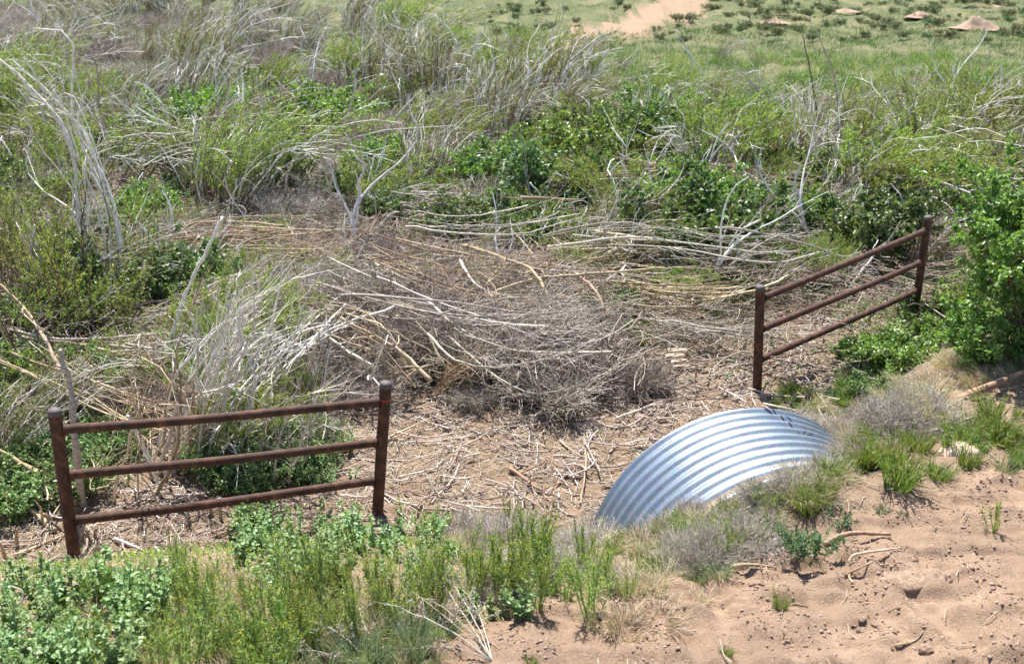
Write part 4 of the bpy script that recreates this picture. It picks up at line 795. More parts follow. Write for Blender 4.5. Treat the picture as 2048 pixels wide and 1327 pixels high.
one('vine_mound', shrub(203, 1.0, .8, 9000, 'bush', .06, .036), 1540, 470, 'mound of green vine leaves right of the broad vine mound', 'vine', 1.15, 1)
one('vine_mound', PR['G'][2], 1650, 500, 'dark vine mound behind the middle of the right railing', 'vine', 1.0, 1)
one('vine_mound', PR['G'][3], 1560, 560, 'leafy vine mound behind the top rail of the right railing', 'vine', .8, 4)
one('vine_mound', PR['L'][1], 1240, 625, 'flattened green vine plants on the mud right of the twig mounds', 'vine', .8, 1)
one('vine_mound', PR['L'][0], 1500, 262, 'vine leaves heaped under the grey arching stems', 'vine', 1.3, 1)
one('leafy_shrub', PR['G'][2], 1040, 500, 'very dark green shrub in the middle of the scene', 'shrub', 1.1, 2)
one('leafy_shrub', PR['G'][0], 960, 470, 'dark green shrub left of the very dark one in the middle', 'shrub', 1.0, 2)
one('leafy_shrub', PR['G'][1], 690, 400, 'dark green shrub under the long curved grey stem', 'shrub', 1.2, 2)
one('bright_shrub', PR['V'][0], 440, 262, 'bright yellow-green shrub glowing in the left thicket', 'shrub', 1.35, 2)
one('bright_shrub', PR['V'][0], 410, 225, 'smaller bright yellow-green shrub behind the glowing one', 'shrub', .9, 3)
one('twig_mound', brush(211, .85, .75, 110, 2600), 770, 705, 'wide mound of tangled dark brown twigs left of the centre', 'dead brush', 1.25)
one('twig_mound', brush(212, .75, .6, 110, 2900), 1110, 765, 'dark round mound of fine twigs on the litter in the centre', 'dead brush', 1.05)
one('twig_mound', brush(213, .6, .55, 80, 2200), 985, 745, 'dark twig mound left of the round one in the centre', 'dead brush', .9)
one('twig_mound', brush(214, .7, .55, 80, 2000, 'grey'), 690, 610, 'grey twig mound behind the wide dark one', 'dead brush', 1.0)
one('twig_mound', brush(215, .7, .5, 80, 2000), 640, 745, 'dark twig mound just behind the right end of the left railing', 'dead brush', .95)
one('twig_mound', brush(216, .7, .4, 60, 1500, 'grey'), 890, 640, 'grey twig mound sweeping right behind the centre', 'dead brush', 1.1)
one('twig_mound', brush(217, .5, .35, 50, 1200), 1270, 775, 'small dark twig mound beside the pale bricks', 'dead brush', .8)
scat('B', [(430, 730, .9, 'twig mound at the foot of the stem bundle'), (370, 810, .7, 'twig mound above the left half of the left railing'), (520, 830, .8, 'twig mound above the right half of the left railing'), (480, 680, .9, 'twig mound right behind the stem bundle'), (610, 890, .5, 'low twig mound seen between the rails of the left railing'), (660, 680, 1.1, 'grey twig mound on the left shoulder of the heap'), (860, 600, 1.1, 'twig mound on the crest of the heap'), (560, 620, 1., 'grey twig mound left of the wide dark one'), (850, 730, .95, 'dark twig mound between the forked branch and the wide mound'), (840, 570, 1., 'grey twig mound at the back of the heap left of the centre'), (1040, 660, .95, 'twig mound behind the round one in the centre'),
    (1200, 700, .8, 'twig mound right behind the round one in the centre'), (740, 520, 1., 'grey twig mound near the split pale stem'), (600, 820, .7, 'twig mound seen through the rails near the right end of the left railing'), (950, 810, .5, 'low twig mound in the litter left of the round one'), (700, 800, .7, 'twig mound behind the right post of the left railing'), (1080, 560, .8, 'twig mound under the curved tan stem')], None, None)
for k, (x, y, s, rz, lb) in enumerate([(1440, 655, .95, .1, 'long heap of level grey stems left of the right railing'), (1370, 620, .9, -.2, 'upper heap of level stems left of the right railing'), (1540, 640, .75, .1, 'heap of stems running under the rails of the right railing'),
        (1150, 570, .9, .2, 'heap of stems across the middle of the brush'), (950, 590, .95, -.2, 'heap of sweeping stems behind the wide twig mound'), (300, 720, 1.0, .2, 'heap of stems along the long pale fallen trunk'), (500, 640, .9, .4, 'heap of stems behind the white stem bundle'), (1270, 500, .9, .1, 'heap of brown stems left of the vine mound'), (1700, 560, .7, -.4, 'heap of sticks behind the middle rail of the right railing')]):
    one('branch_pile', PR['T'][[2, 3, 0, 3][k % 4]], x, y, lb, 'branch pile', s, rz)
for k, (x, y, s, rz, dz, lb) in enumerate([(780, 640, 1.2, -.25, .3, 'swept stems lying over the wide twig mound'), (900, 620, 1.2, -.15, .3, 'swept stems lying right of the wide twig mound'), (1020, 600, 1.2, .05, .25, 'swept stems lying across the middle of the heap'), (1150, 610, 1.1, .15, .2, 'swept stems lying behind the round twig mound'),
        (1280, 560, 1.1, .1, .25, 'swept stems in front of the broad vine mound'), (1420, 570, 1.1, -.1, .25, 'swept stems under the arched grey stem'), (620, 560, 1.1, .3, .3, 'swept stems at the back of the heap at the left'), (700, 690, 1., -.5, .25, 'swept stems lying over the left slope of the wide mound'), (1080, 680, .8, .3, .3, 'swept stems lying over the round twig mound'),
        (500, 760, 1., .9, .2, 'swept stems right of the stem bundle'), (1560, 520, 1., .2, .3, 'swept stems behind the top rail of the right railing'), (1330, 430, 1., -.2, .5, 'swept stems lying over the vine mound'), (1100, 420, 1.1, .1, .5, 'swept stems lying over the very dark shrub'), (900, 470, 1.1, .3, .4, 'swept stems behind the heap left of the dark shrubs')]):
    e_ = one('branch_pile', PR['T'][[2, 3, 0, 2, 1][k % 5]], x, y, lb, 'branch pile', s, rz); e_.location.z += dz
# ------------------------------------------------------------------ bank plants, placed one by one
scat('k', [(992, 1238, .85, 'upright round-leaved weed at the edge of the bare dirt left of the big mustard plant'), (1048, 1232, .7, 'smaller round-leaved weed right of the upright one at the edge of the dirt'), (935, 1235, .75, 'round-leaved weed left of the upright one at the edge of the dirt'),
    (500, 1330, .7, 'round-leaved weed cut by the bottom edge of the photo'), (800, 1075, .9, 'round-leaved weed right of the foot of the right post of the left railing'), (840, 1060, .8, 'round-leaved weed on the mud between railing and culvert'),
    (505, 1045, .8, 'round-leaved weed reaching up to the lowest rail of the left railing')], None, None)
scat('k', poly(50, [(-30, 1200), (90, 1170), (200, 1165), (330, 1150), (400, 1180), (330, 1290), (250, 1390), (-30, 1400)], 1, .75, 1.15), 'weeds in the lower left patch', 'round-leaved blue-green weed in the patch below the left post')
scat('k', poly(32, [(470, 1060), (560, 1030), (700, 1050), (760, 1100), (720, 1180), (560, 1190), (460, 1130)], 2, .8, 1.1), 'weeds below the middle of the left railing', 'round-leaved blue-green weed in the patch below the right end of the left railing')
scat('k', poly(12, [(760, 1090), (880, 1080), (960, 1150), (900, 1180), (760, 1180)], 3, .6, .9), 'weeds left of the grey twig mat', 'round-leaved weed growing through the grey twig mat')
scat('m', [(1185, 1232, 1.05, 'big bushy mustard plant with yellow flowers at the edge of the bare dirt'), (1072, 1215, .85, 'slender mustard plant left of the big bushy one'), (1985, 1062, .75, 'lone flowering weed with yellow blossom on the bare dirt at the right'),
    (1130, 1200, .7, 'small mustard plant just behind the big bushy one'), (870, 1235, 1.0, 'tall mustard plant above the dead stalks with seed heads'), (1250, 1195, .7, 'mustard plant right of the big bushy one')], None, None)
scat('m', poly(36, [(330, 1240), (420, 1200), (560, 1180), (760, 1160), (880, 1180), (860, 1240), (760, 1270), (640, 1330), (560, 1390), (300, 1400)], 4, .55, 1.15), 'mustard plants in the lower left band', 'feathery mustard plant with yellow flowers in the band along the bottom left')
scat('m', poly(14, [(120, 1240), (300, 1160), (430, 1140), (480, 1200), (380, 1300), (150, 1380)], 5, .6, .85), 'mustard plants among the round-leaved weeds', 'small yellow-flowered mustard plant standing among round-leaved weeds')
scat('m', poly(9, [(1290, 1130), (1440, 1060), (1520, 1080), (1400, 1160)], 6, .45, .65), 'small mustard plants below the culvert', 'small mustard plant on the bank below the culvert')
scat('b', [(1395, 1165, .85, 'blue-green grass tuft below the culvert at the edge of the dirt'), (1440, 1150, .7, 'blue-green grass tuft right of the one below the culvert'), (2010, 945, .8, 'blue-green grass tuft at the right edge above the dirt')], None, None)
scat('b', poly(20, [(560, 1300), (700, 1240), (900, 1250), (860, 1330), (700, 1400), (520, 1400)], 7, .7, 1.05), 'blue grass tufts at the bottom', 'blue-green grass tuft behind the dead stalks at the bottom of the photo')
scat('t', [(1620, 1022, .95, 'green grass tuft with seed heads in front of the culvert'), (1560, 1000, .6, 'smaller green grass tuft left of the one with seed heads'), (1795, 968, 1.15, 'large green grass tuft at the upper edge of the bare dirt'), (1870, 955, .9, 'green grass tuft right of the large one'),
    (1935, 930, .95, 'green grass tuft in front of the rounded boulder'), (1330, 1075, .7, 'green grass tuft growing over the lower left of the culvert'), (1375, 1060, .6, 'green grass tuft right of the one over the culvert'), (1740, 930, .8, 'green grass tuft left of the large one'),
    (1520, 1090, .55, 'short green grass tuft left of the leafy sage plant'), (1485, 1120, .5, 'short yellowish grass tuft at the edge of the dirt'), (2040, 930, .8, 'green grass tuft at the right edge'), (1560, 1215, .35, 'small flattened grass tuft lying on the bare dirt'),
    (1452, 1308, .35, 'sparse grass blades on the dirt at the bottom right of the centre'), (1062, 1327, .4, 'thin grass blades on the dirt at the bottom centre'), (1470, 1060, .6, 'green grass tuft in front of the lower edge of the culvert')], None, None)
scat('t', poly(26, [(1510, 800), (1560, 775), (1700, 800), (1800, 850), (1760, 880), (1600, 830)], 8, .4, .65), 'green grass right above the culvert', 'short green grass tuft on the bank right above the culvert')
scat('t', poly(24, [(1740, 870), (1900, 850), (2060, 800), (2080, 930), (1900, 930), (1760, 930)], 9, .6, .95), 'grass tufts round the boulder', 'green grass tuft in the strip between the log and the bare dirt')
scat('t', poly(16, [(1230, 1120), (1400, 1050), (1560, 1060), (1500, 1110), (1300, 1160)], 10, .4, .6), 'grass tufts below the culvert', 'short green grass tuft among dead twigs below the culvert')
scat('t', poly(14, [(250, 1327), (400, 1260), (800, 1220), (830, 1290), (500, 1390)], 11, .6, .9), 'grass tufts in the lower left band', 'green grass tuft between mustard plants at the bottom left')
scat('d', [(1255, 1262, 1.1, 'pale dry grass tuft spread at the edge of the bare dirt'), (1320, 1240, .9, 'pale dry grass tuft right of the spread one'), (1200, 1250, .6, 'small pale dry grass tuft left of the spread one'), (1385, 1200, .6, 'dry grass tuft under the blue-green tufts')], None, None)
scat('d', poly(40, [(1840, 790), (1900, 720), (2080, 690), (2080, 740), (1960, 800), (1860, 850)], 12, .7, 1.1), 'dry grass along the log', 'tan dry grass tuft lying along the weathered log')
scat('t', poly(16, [(1700, 900), (1760, 860), (1840, 860), (1840, 960), (1740, 980), (1690, 950)], 40, .6, .95), 'grass tufts right of the culvert', 'green grass tuft at the edge of the dirt right of the culvert')
scat('d', poly(18, [(1600, 830), (1700, 850), (1850, 850), (1800, 900), (1700, 930)], 13, .5, .8), 'dry grass right of the culvert', 'tan dry grass tuft at the right end of the culvert')
scat('d', poly(34, [(860, 1180), (960, 1070), (1180, 1060), (1400, 1110), (1360, 1180), (1200, 1200), (1000, 1220)], 14, .5, .85), 'dry grass in the twig mat', 'greyish dry grass tuft in the dead twig mat below the culvert')
scat('d', poly(46, [(180, 1200), (400, 1150), (700, 1160), (900, 1200), (800, 1300), (500, 1380), (200, 1390)], 15, .6, .9), 'dry grass under the weeds', 'dry grass tuft under the green weeds of the bank')
scat('n', [(1680, 880, .5, 'dead twigs hanging over the right end of the culvert'), (1720, 900, .5, 'dead twigs on the bank right of the culvert'), (1210, 1070, .6, 'dead grey twigs over the lower left end of the culvert'), (1600, 855, .5, 'small dead twig mat at the crest of the culvert')], None, None)
scat('n', poly(9, [(880, 1150), (960, 1080), (1100, 1080), (1290, 1130), (1240, 1190), (1000, 1200)], 16, .35, .55), 'grey dead twig mats left of the culvert', 'tangled grey dead twigs on the bank left of the culvert')
scat('n', poly(14, [(1300, 1100), (1460, 1070), (1560, 1050), (1500, 1120), (1340, 1170)], 17, .35, .5), 'grey dead twig mats below the culvert', 'tangled grey dead twigs on the bank below the culvert')
scat('n', poly(3, [(1700, 850), (1830, 850), (1880, 800), (1990, 800), (1760, 900)], 18, .5, .7), 'dead twig mats between culvert and log', 'tangled dead twigs between the culvert and the log')
scat('s', [(1618, 1108, 1.2, 'dense dark green leafy sage plant at the edge of the bare dirt'), (1585, 1090, .8, 'leafy plant left of the dense dark green one'), (1678, 1040, .7, 'small green leafy plant above the dense dark green one'), (1760, 1022, .45, 'tiny green rosette alone on the bare dirt'), (1806, 1030, .22, 'tiniest green sprout on the dirt right of the rosette')], None, None)
scat('t', poly(26, [(1180, 1120), (1300, 1060), (1500, 1010), (1640, 960), (1660, 1010), (1540, 1080), (1300, 1150)], 30, .45, .8), 'grass along the near side of the culvert', 'feathery green grass tuft along the near side of the culvert')
scat('t', poly(16, [(860, 1150), (1000, 1080), (1200, 1100), (1180, 1180), (960, 1210)], 31, .4, .7), 'grass tufts in the twig mat', 'short green grass tuft among grey twigs left of the culvert')
scat('m', poly(15, [(900, 1180), (1040, 1120), (1260, 1130), (1200, 1200), (960, 1220)], 32, .7, 1.05), 'mustard plants in the twig mat', 'small mustard plant among grey twigs left of the culvert')
scat('d', poly(30, [(1160, 1060), (1300, 1050), (1480, 1000), (1640, 950), (1700, 960), (1560, 1060), (1300, 1130)], 33, .45, .8), 'dry grass along the near side of the culvert', 'greyish dry grass tuft along the near side of the culvert')
scat('d', poly(16, [(1620, 850), (1700, 880), (1720, 950), (1660, 960), (1640, 900)], 34, .4, .7), 'dry grass over the right end of the culvert', 'dry grass tuft hanging over the right end of the culvert')
scat('d', poly(22, [(880, 1045), (1180, 1040), (1230, 1100), (900, 1120)], 35, .5, .85), 'dry grass at the foot of the bank', 'greyish dry grass tuft at the foot of the bank left of the culvert')
scat('n', poly(9, [(880, 1060), (1160, 1050), (1190, 1100), (900, 1120)], 36, .35, .6), 'dead twig mats at the foot of the bank', 'grey dead twigs at the foot of the bank left of the culvert')
scat('m', poly(11, [(820, 1060), (1160, 1060), (1190, 1110), (900, 1130)], 37, .45, .7), 'mustard plants at the foot of the bank', 'small mustard plant at the foot of the bank left of the culvert')
scat('G', [(1420, 640, .42, 'low green shrub in front of the long heap of level stems'), (1300, 600, .5, 'low green shrub left of the level stems'), (1480, 600, .45, 'low green shrub just left of the near post of the right railing'), (1230, 560, .55, 'green shrub among swept stems right of the curved tan stem'), (1180, 650, .32, 'small green shrub on the mud between heap and right railing'), (560, 480, .6, 'green shrub at the back left of the heap'), (960, 540, .45, 'green shrub at the back of the heap')], None, None)
scat('W', [(700, 660, .4, 'green willow sprig growing out of the wide twig mound'), (830, 610, .45, 'green willow sprig right on top of the wide twig mound'), (620, 570, .5, 'green willow sprig behind the left end of the heap'), (950, 575, .5, 'green willow sprig at the back of the heap'), (1000, 700, .3, 'small green sprig left on the round twig mound'), (560, 640, .5, 'green willow sprig right of the stem bundle'), (1330, 560, .55, 'yellow-green willow clump among swept stems'), (460, 600, .6, 'willow clump left of the stem bundle top'), (1250, 470, .7, 'yellow-green willow clump drooping left of the vine mound')], None, None)
scat('g', poly(30, [(420, 900), (560, 850), (700, 880), (700, 960), (450, 990), (400, 960)], 19, .4, .7), 'low plants behind the left railing', 'low green leafy plant seen through the rails of the left railing')
scat('k', poly(16, [(400, 880), (560, 850), (720, 900), (700, 980), (430, 990)], 41, .5, .8), 'pale leafy weeds behind the left railing', 'pale green round-leaved weed seen through the rails of the left railing')
scat('d', poly(30, [(1580, 800), (1700, 745), (1860, 740), (1900, 800), (1760, 860), (1650, 850)], 50, .7, 1.1), 'dry grass above the culvert', 'flattened dry grass tuft on the slope above the right end of the culvert')
scat('t', poly(18, [(1560, 800), (1700, 750), (1850, 770), (1800, 850), (1650, 840)], 51, .5, .8), 'green grass on the slope above the culvert', 'green grass tuft on the slope between culvert and leafy bushes')
scat('d', poly(16, [(-20, 1115), (250, 1100), (420, 1130), (300, 1170), (0, 1180)], 63, .4, .7), 'dry grass at the foot of the left post', 'short dry grass tuft on the ground around the foot of the left post')
scat('k', poly(5, [(0, 1160), (230, 1150), (420, 1150), (300, 1170), (0, 1190)], 64, .3, .5), 'small weeds at the foot of the left post', 'small round-leaved weed near the foot of the left post')
EDGE = [(1250, 1062), (1350, 1045), (1450, 1010), (1550, 976), (1650, 936), (1690, 960), (1600, 1010), (1480, 1050), (1360, 1085), (1260, 1095)]
scat('d', poly(30, EDGE, 60, .5, .8), 'dry grass on the lower edge of the culvert', 'dry grass tuft rooted in the soil lip on the near edge of the culvert')
scat('t', poly(20, EDGE, 61, .45, .75), 'green grass on the lower edge of the culvert', 'green grass tuft rooted in the soil lip on the near edge of the culvert')
scat('n', poly(7, EDGE, 62, .3, .45), 'dead twigs on the lower edge of the culvert', 'flat dead twigs on the soil lip along the near edge of the culvert')
scat('g', poly(10, [(1620, 790), (1720, 730), (1880, 740), (1760, 820)], 52, .35, .6), 'low plants on the slope above the culvert', 'low green leafy plant on the slope in front of the right railing')
scat('n', poly(5, [(1640, 840), (1760, 800), (1880, 790), (1760, 850)], 53, .4, .6), 'dead twigs on the slope above the culvert', 'flat dead twigs on the slope above the right end of the culvert')
scat('g', poly(34, [(-20, 760), (200, 780), (330, 850), (300, 930), (80, 1010), (-20, 1020)], 20, .6, 1.0), 'low plants behind the left post', 'low green leafy plant in the shade behind the left post')
scat('G', [(50, 950, .6, 'dark green shrub behind the left post of the left railing'), (230, 900, .45, 'dark green shrub behind the top rail of the left railing'), (480, 930, .4, 'green shrub behind the middle of the left railing'), (20, 830, .9, 'dark green shrub at the left edge above the left post'), (200, 800, .8, 'dark green shrub above the left railing'), (420, 860, .5, 'green shrub at the foot of the stem bundle'), (1640, 590, .5, 'small green shrub behind the top rail of the right railing'), (1830, 640, .45, 'dark green clump at the foot of the far post')], None, None)
scat('U', [(40, 760, .95, 'upright willow sapling at the left edge'), (110, 700, 1., 'upright willow sapling right of the one at the left edge'), (160, 640, 1.05, 'upright willow sapling in front of the leaning willow'), (255, 600, .95, 'upright willow sapling right of the leaning willow'), (10, 640, 1.05, 'tall upright willow at the left edge behind the saplings'), (75, 600, 1., 'tall upright willow near the left edge')], None, None)
scat('W', [(1680, 520, .35, 'small willow sprig behind the right railing'), (1640, 575, .45, 'willow sprig just behind the top rail of the right railing'), (1090, 700, .35, 'thin green sprigs on the round twig mound'), (1150, 500, .6, 'willow clump drooping over the middle brush'), (1100, 470, .6, 'yellow-green willow clump beside the dark shrub')], None, None)
# dead stalks with seed heads at the bottom
def stalks(seed, px, label):
    rg = np.random.default_rng(seed); base = gp(*px[0]); e = empty('stalk_fan', tuple(base), label, 'dead stalks'); PP = []
    for tip, hz_ in px[1]:
        g = gp(*tip); tip3 = g + [0, 0, hz_]; t = np.linspace(0, 1, 10)[:, None]; mid = (base + tip3) / 2 + [0, 0, .12] + rg.normal(size=3) * .03
        PP.append(((1 - t) ** 2 * base + 2 * t * (1 - t) * mid + t * t * tip3) - base + rg.normal(size=(10, 3)) * .004)
    PP = np.array(PP); b = MB(); b.tubes(PP, rad(.0045, .0016, 10) * rg.uniform(.5, 1.1, (len(PP), 1)), .4, 6); b.build('stems', M['grey'], e)
    T = twigs(rg, PP, len(PP) * 9, .12, .3, 1, .6, .2, 4); MB().tubes(T, rad(.0022, .0012, 4), .6, 3).build('twig_sprays', M['grey'], e)
    a = np.concatenate([T[:, -1], T[:, 2]]); h = MB(); A = np.repeat(a, 14, 0); h.leaves(A + rg.normal(size=A.shape) * .005, rg.normal(size=A.shape), .011, .007, rg.uniform(0, .7, len(A)), rg=rg); h.build('seed_sprays', M['grey'], e, False)
stalks(1, ((985, 1322), [((880, 1200), .22), ((900, 1190), .12), ((840, 1190), .28), ((750, 1260), .2), ((770, 1210), .22), ((760, 1330), .05), ((840, 1250), .2)]), 'fan of dead white stalks with seed heads on the dirt at the bottom')
stalks(2, ((760, 1345), [((640, 1290), .15), ((700, 1250), .2), ((600, 1330), .1)]), 'smaller fan of dead stalks with seed heads left of the big fan')

scat('T', [(60, 900, .8, 'heap of sticks behind the left post'), (300, 870, .8, 'heap of sticks behind the top rail of the left railing'), (560, 900, .6, 'heap of sticks behind the right half of the left railing'), (150, 980, .5, 'small heap of sticks on the mud behind the left post'), (40, 780, 1., 'heap of pale sticks above the left post'), (220, 740, 1., 'heap of pale sticks above the left half of the left railing')], None, None)
scat('w', [(90, 850, .6, 'half-dead willow behind the left post'), (300, 800, .6, 'half-dead willow beside the stem bundle'), (470, 880, .45, 'small half-dead willow behind the middle of the left railing'), (10, 920, .6, 'half-dead willow at the left edge level with the left post')], None, None)
# ------------------------------------------------------------------ uncountable cover
rs = np.random.default_rng(404)
def field(n, x0, x1, y0, y1, keep, pw=1.0):
    x = rs.uniform(x0, x1, n); y = y0 + (y1 - y0) * rs.uniform(0, 1, n) ** pw; k = rs.uniform(size=n) < keep(x, y); x, y = x[k], y[k]; return x, y, hgt(x, y)
def straws(n, keep, box, L, r, name, m, label, pw=1., zj=.03, K=3, swept=0):
    x, y, z = field(n, *box, keep, pw); n = len(x); an = rs.uniform(0, 6.28, n) if not swept else .9 * noise(x, y, 1) + .5 * noise(x, y, 0) + rs.normal(0, swept, n); l = L * rs.uniform(.2, 1, n) ** 1.3
    D = np.stack([np.cos(an), np.sin(an), rs.normal(0, .12, n)], -1); t = np.linspace(-.5, .5, K)[None, :, None]
    P = np.stack([x, y, z], -1)[:, None] + D[:, None] * t * l[:, None, None] + rs.normal(size=(n, 1, 3)) * (t ** 2) * .35 * l[:, None, None]
    P[..., 2] = np.maximum(P[..., 2], hgt(P[..., 0], P[..., 1])) + (rs.uniform(0, 1, n) ** 2)[:, None] * zj + .003
    b = MB(); b.tubes(P, (r * rs.uniform(.4, 1.2, n))[:, None] * np.ones((1, K)), rs.uniform(0, 1, n), 4); o = b.build(name, M[m]); props(o, label, 'plant litter', None, 'stuff')
flat = lambda x, y: (toe_dist(x, y) < .2)
mud = lambda x, y: .38 + .62 * np.clip(noise(x, y, 2) * 1.8 + .5, 0, 1)
straws(70000, lambda x, y: flat(x, y) * mud(x, y), (-5.5, 7.5, 6.8, 14.5), .16, .0036, 'stem_litter', 'straw', 'short broken tan stems littering the brown mud of the channel', zj=.05)
straws(3600, lambda x, y: flat(x, y) * mud(x, y), (-5.5, 7.5, 6.8, 14.5), .75, .0095, 'stick_litter', 'straw', 'longer loose tan sticks scattered over the channel mud', zj=.07, K=6, swept=.7)
straws(34000, lambda x, y: 1. * (toe_dist(x, y) < -.2) * (1 - .75 * ((y < 13) & (x > 2))), (-13, 13, 10.8, 30), 1.0, .0075, 'thicket_litter', 'floor', 'dead grey stems matted over the ground of the thicket', 1.4, .45, 6, .4)
straws(22000, lambda x, y: (toe_dist(x, y) > -.1) * (1 - .93 * dirt_mask(x, y)) * (1 - .85 * ((x > .6) & (x < 3.6) & (y > 6.5) & (y < 8.4))), (-5.5, 8, 3.5, 12), .18, .0026, 'bank_litter', 'dry', 'fine dry straw matted over the soil of the bank', zj=.05)
straws(260, lambda x, y: dirt_mask(x, y), (-1, 5.5, 3.5, 7.5), .14, .0022, 'twig_crumbs', 'root', 'tiny broken twigs strewn over the bare dirt')
def cover(n, keep, box, ll, lw, name, m, label, pw, hh, broad=1):
    x, y, z = field(n, *box, keep, pw); n = len(x); P = np.stack([x, y, z + hh * rs.uniform(0, 1, n)], -1)
    D = rs.normal(size=(n, 3)) + [0, 0, .6 if broad else 2.2]; b = MB(); s = 1 + .03 * np.maximum(y - 14, 0)
    b.leaves(P, D, ll * rs.uniform(.4, 1.1, n) * s, lw * s, rs.uniform(0, 1, n), broad=broad, rg=rs, Nn=rs.normal(size=(n, 3)) * .7 + [0, 0, 1.] if broad else None)
    o = b.build(name, M[m], None, False); props(o, label, 'ground cover', None, 'stuff')
gz = lambda x, y: (toe_dist(x, y) < -.5) * np.clip(noise(x, y, 1) * .9 + .35 + .25 * (y > 16), 0, 1) * np.clip((y - 10.5) / 4, 0, 1)
cover(110000, gz, (-16, 16, 10, 34), .06, .04, 'undergrowth', 'broad', 'low green leafy undergrowth between the willows', 1.3, .22)
cover(130000, lambda x, y: gz(x, y + 3) * .9, (-18, 18, 12, 40), .28, .010, 'thicket_grass', 'grass', 'green grass blades growing between the willows', 1.3, .1, 0)
cover(16000, lambda x, y: (toe_dist(x, y) > 0) * (1 - dirt_mask(x, y)) * (x < 0), (-5.5, 0, 3.8, 8), .05, .012, 'bank_sprouts', 'must', 'small green sprouts between the weeds of the bank', 1., .08, 0)
# meadow behind the thicket
x, y, z = field(330000, -36, 36, 24, 72, lambda x, y: (np.abs(x) < y * .56 + 2) * (1 - .96 * path_mask(x, y)) * np.clip(.75 + .5 * noise(x, y, 1) - .35 * sstep(46, 54, y), .05, 1), 1.0)
n = len(x); b = MB(); s = np.clip(y / 40, .8, 1.6); D = rs.normal(size=(n, 3)) * .5 + [.35, 0, 1]
thatch = (noise(x * .5, y * .35, 1) + .6 * np.exp(-((y - 31) / 4) ** 2) + rs.normal(size=n) * .35) > .55
hh = np.where(y < 50, .26, .12)
b.leaves(np.stack([x, y, z - .01], -1)[~thatch], D[~thatch], (hh * rs.uniform(.5, 1.2, n))[~thatch], (.016 * s)[~thatch], np.clip(rs.uniform(0, 1, n) * .6 + .25 * noise(x, y, 0) + .2, 0, 1)[~thatch], rg=rs)
props(b.build('meadow_grass', M['meadow'], None, False), 'green grass of the meadow beyond the thicket', 'grass', None, 'stuff')
b = MB(); b.leaves(np.stack([x, y, z - .01], -1)[thatch], D[thatch], (hh * .9 * rs.uniform(.5, 1.2, n))[thatch], (.013 * s)[thatch], rs.uniform(.1, .8, n)[thatch], rg=rs)
props(b.build('meadow_thatch', M['dry'], None, False), 'greyish dead grass mixed into the meadow', 'dry grass', None, 'stuff')
# grey scrub plants of the far slope
sc_ = [shrub(221, .35, .3, 700, 'scrub', .05, .03, 12), shrub(222, .5, .35, 900, 'scrub', .06, .035, 14), shrub(223, .3, .22, 500, 'sage', .05, .03, 10)]
k = 0
while k < 299:
    x, y = rs.uniform(-2, 34), rs.uniform(45, 66)
    if abs(x) > y * .54 or path_mask(x, y) > .4 or rs.uniform() > sstep(43, 52, y) or (x < 8 and rs.uniform() < .5): continue
    px, py = proj((x, y, hz(x, y)))
    place('scrub_plant', sc_[k % 3], (x, y, hz(x, y) - .02), 'grey-green scrub plant on the far slope ' + ('left' if x < .2 * y else 'right') + ' of the dirt track' + (' near the top edge' if py < 20 else ''), 'scrub plant', 'scrub on the far slope', rs.uniform(0, 6), rs.uniform(.5, 1.3)); k += 1
M['mound'] = plain('bare_earth', (.31, .21, .15), .95, 0, 6, .2)
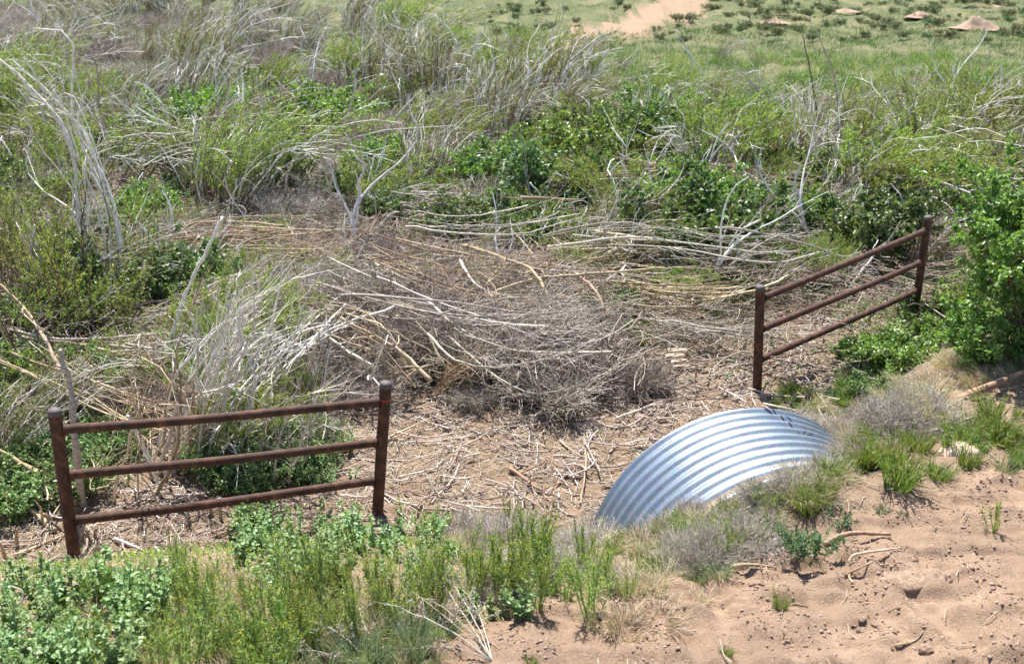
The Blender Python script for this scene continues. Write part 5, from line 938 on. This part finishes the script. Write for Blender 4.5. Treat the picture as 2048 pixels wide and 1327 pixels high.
for i, (px, py, sx, sy, sz, lb) in enumerate([(1952, 54, .75, .7, .6, 'bare sandy earth mound at the far right'), (1840, 32, .5, .5, .3, 'smaller bare earth mound left of the sandy one'), (1548, 44, .5, .4, .2, 'low bare earth hump right of the dirt track'), (1985, 12, .4, .4, .15, 'low sandy hump above the big sandy mound'), (1690, 22, .5, .4, .16, 'low pale hump on the far slope')]):
    g = gp(px, py); nr, na = 16, 40; r_, a_ = np.meshgrid(np.linspace(0, 1, nr), np.arange(na) * 2 * np.pi / na, indexing='ij'); X_, Y_ = r_ * np.cos(a_), r_ * np.sin(a_)
    Z_ = sz * .95 * (np.exp(-3.2 * (X_ ** 2 + Y_ ** 2) * (1 + .3 * np.sin(3 * a_ + i))) - .09) * (1 + .3 * noise(X_ * 2 + i, Y_ * 2, 1) + .15 * noise(X_ * 2 + i, Y_ * 2, 2)); bb = MB(); q_ = np.arange((nr - 1) * na); r0, c0 = q_ // na, q_ % na; c1 = (c0 + 1) % na
    bb.add(np.stack([X_ * sx * 1.7, Y_ * sy * 1.7, Z_], -1), np.stack([r0 * na + c0, (r0 + 1) * na + c0, (r0 + 1) * na + c1, r0 * na + c1], -1), .5)
    om = bb.build('earth_mound', M['mound']); om.location = tuple(g - [0, 0, .03]); props(om, lb, 'earth mound')
# gravel of the shoulder
n = 80000; x, y, z = field(n, -1.5, 6.5, 3.4, 8, lambda x, y: dirt_mask(x, y) * np.clip(noise(x, y, 2) * 1.6 + .45, .08, 1)); n = len(x); b = MB()
ico = np.array([(1, 0, 0), (0, 1, 0), (-1, 0, 0), (0, -1, 0), (0, 0, .7), (0, 0, -.7)]); q4 = np.array([[0, 1, 4, 4], [1, 2, 4, 4], [2, 3, 4, 4], [3, 0, 4, 4], [1, 0, 5, 5], [2, 1, 5, 5], [3, 2, 5, 5], [0, 3, 5, 5]])
me = bpy.data.meshes.new('gravel'); s = .0028 + .015 * rs.uniform(0, 1, n) ** 6 ; rot = rs.uniform(0, 6.28, n)
V = ico[None] * s[:, None, None] * rs.uniform(.45, 1.3, (n, 6, 1)); cx, sx = np.cos(rot)[:, None], np.sin(rot)[:, None]
V = np.stack([V[..., 0] * cx - V[..., 1] * sx, V[..., 0] * sx + V[..., 1] * cx, V[..., 2]], -1) + np.stack([x, y, z + s * .2], -1)[:, None]
F = (np.arange(n)[:, None, None] * 6 + q4[None, :, :3]).reshape(-1, 3)
me.vertices.add(n * 6); me.vertices.foreach_set('co', V.astype(np.float32).ravel()); me.loops.add(F.size); me.loops.foreach_set('vertex_index', F.ravel().astype(np.int32))
me.polygons.add(len(F)); me.polygons.foreach_set('loop_start', (np.arange(len(F)) * 3).astype(np.int32)); me.update(calc_edges=True); me.validate()
a = me.attributes.new('v', 'FLOAT', 'POINT'); a.data.foreach_set('value', np.repeat(rs.uniform(0, 1, n), 6).astype(np.float32))
M['gravel'] = wood_mat('gravel_stone', (.22, .15, .105), (.48, .37, .28), .9, 60, 0); me.materials.append(M['gravel'])
o = bpy.data.objects.new('gravel', me); C.objects.link(o); props(o, 'small gravel stones and soil crumbs on the bare shoulder', 'gravel', None, 'stuff')
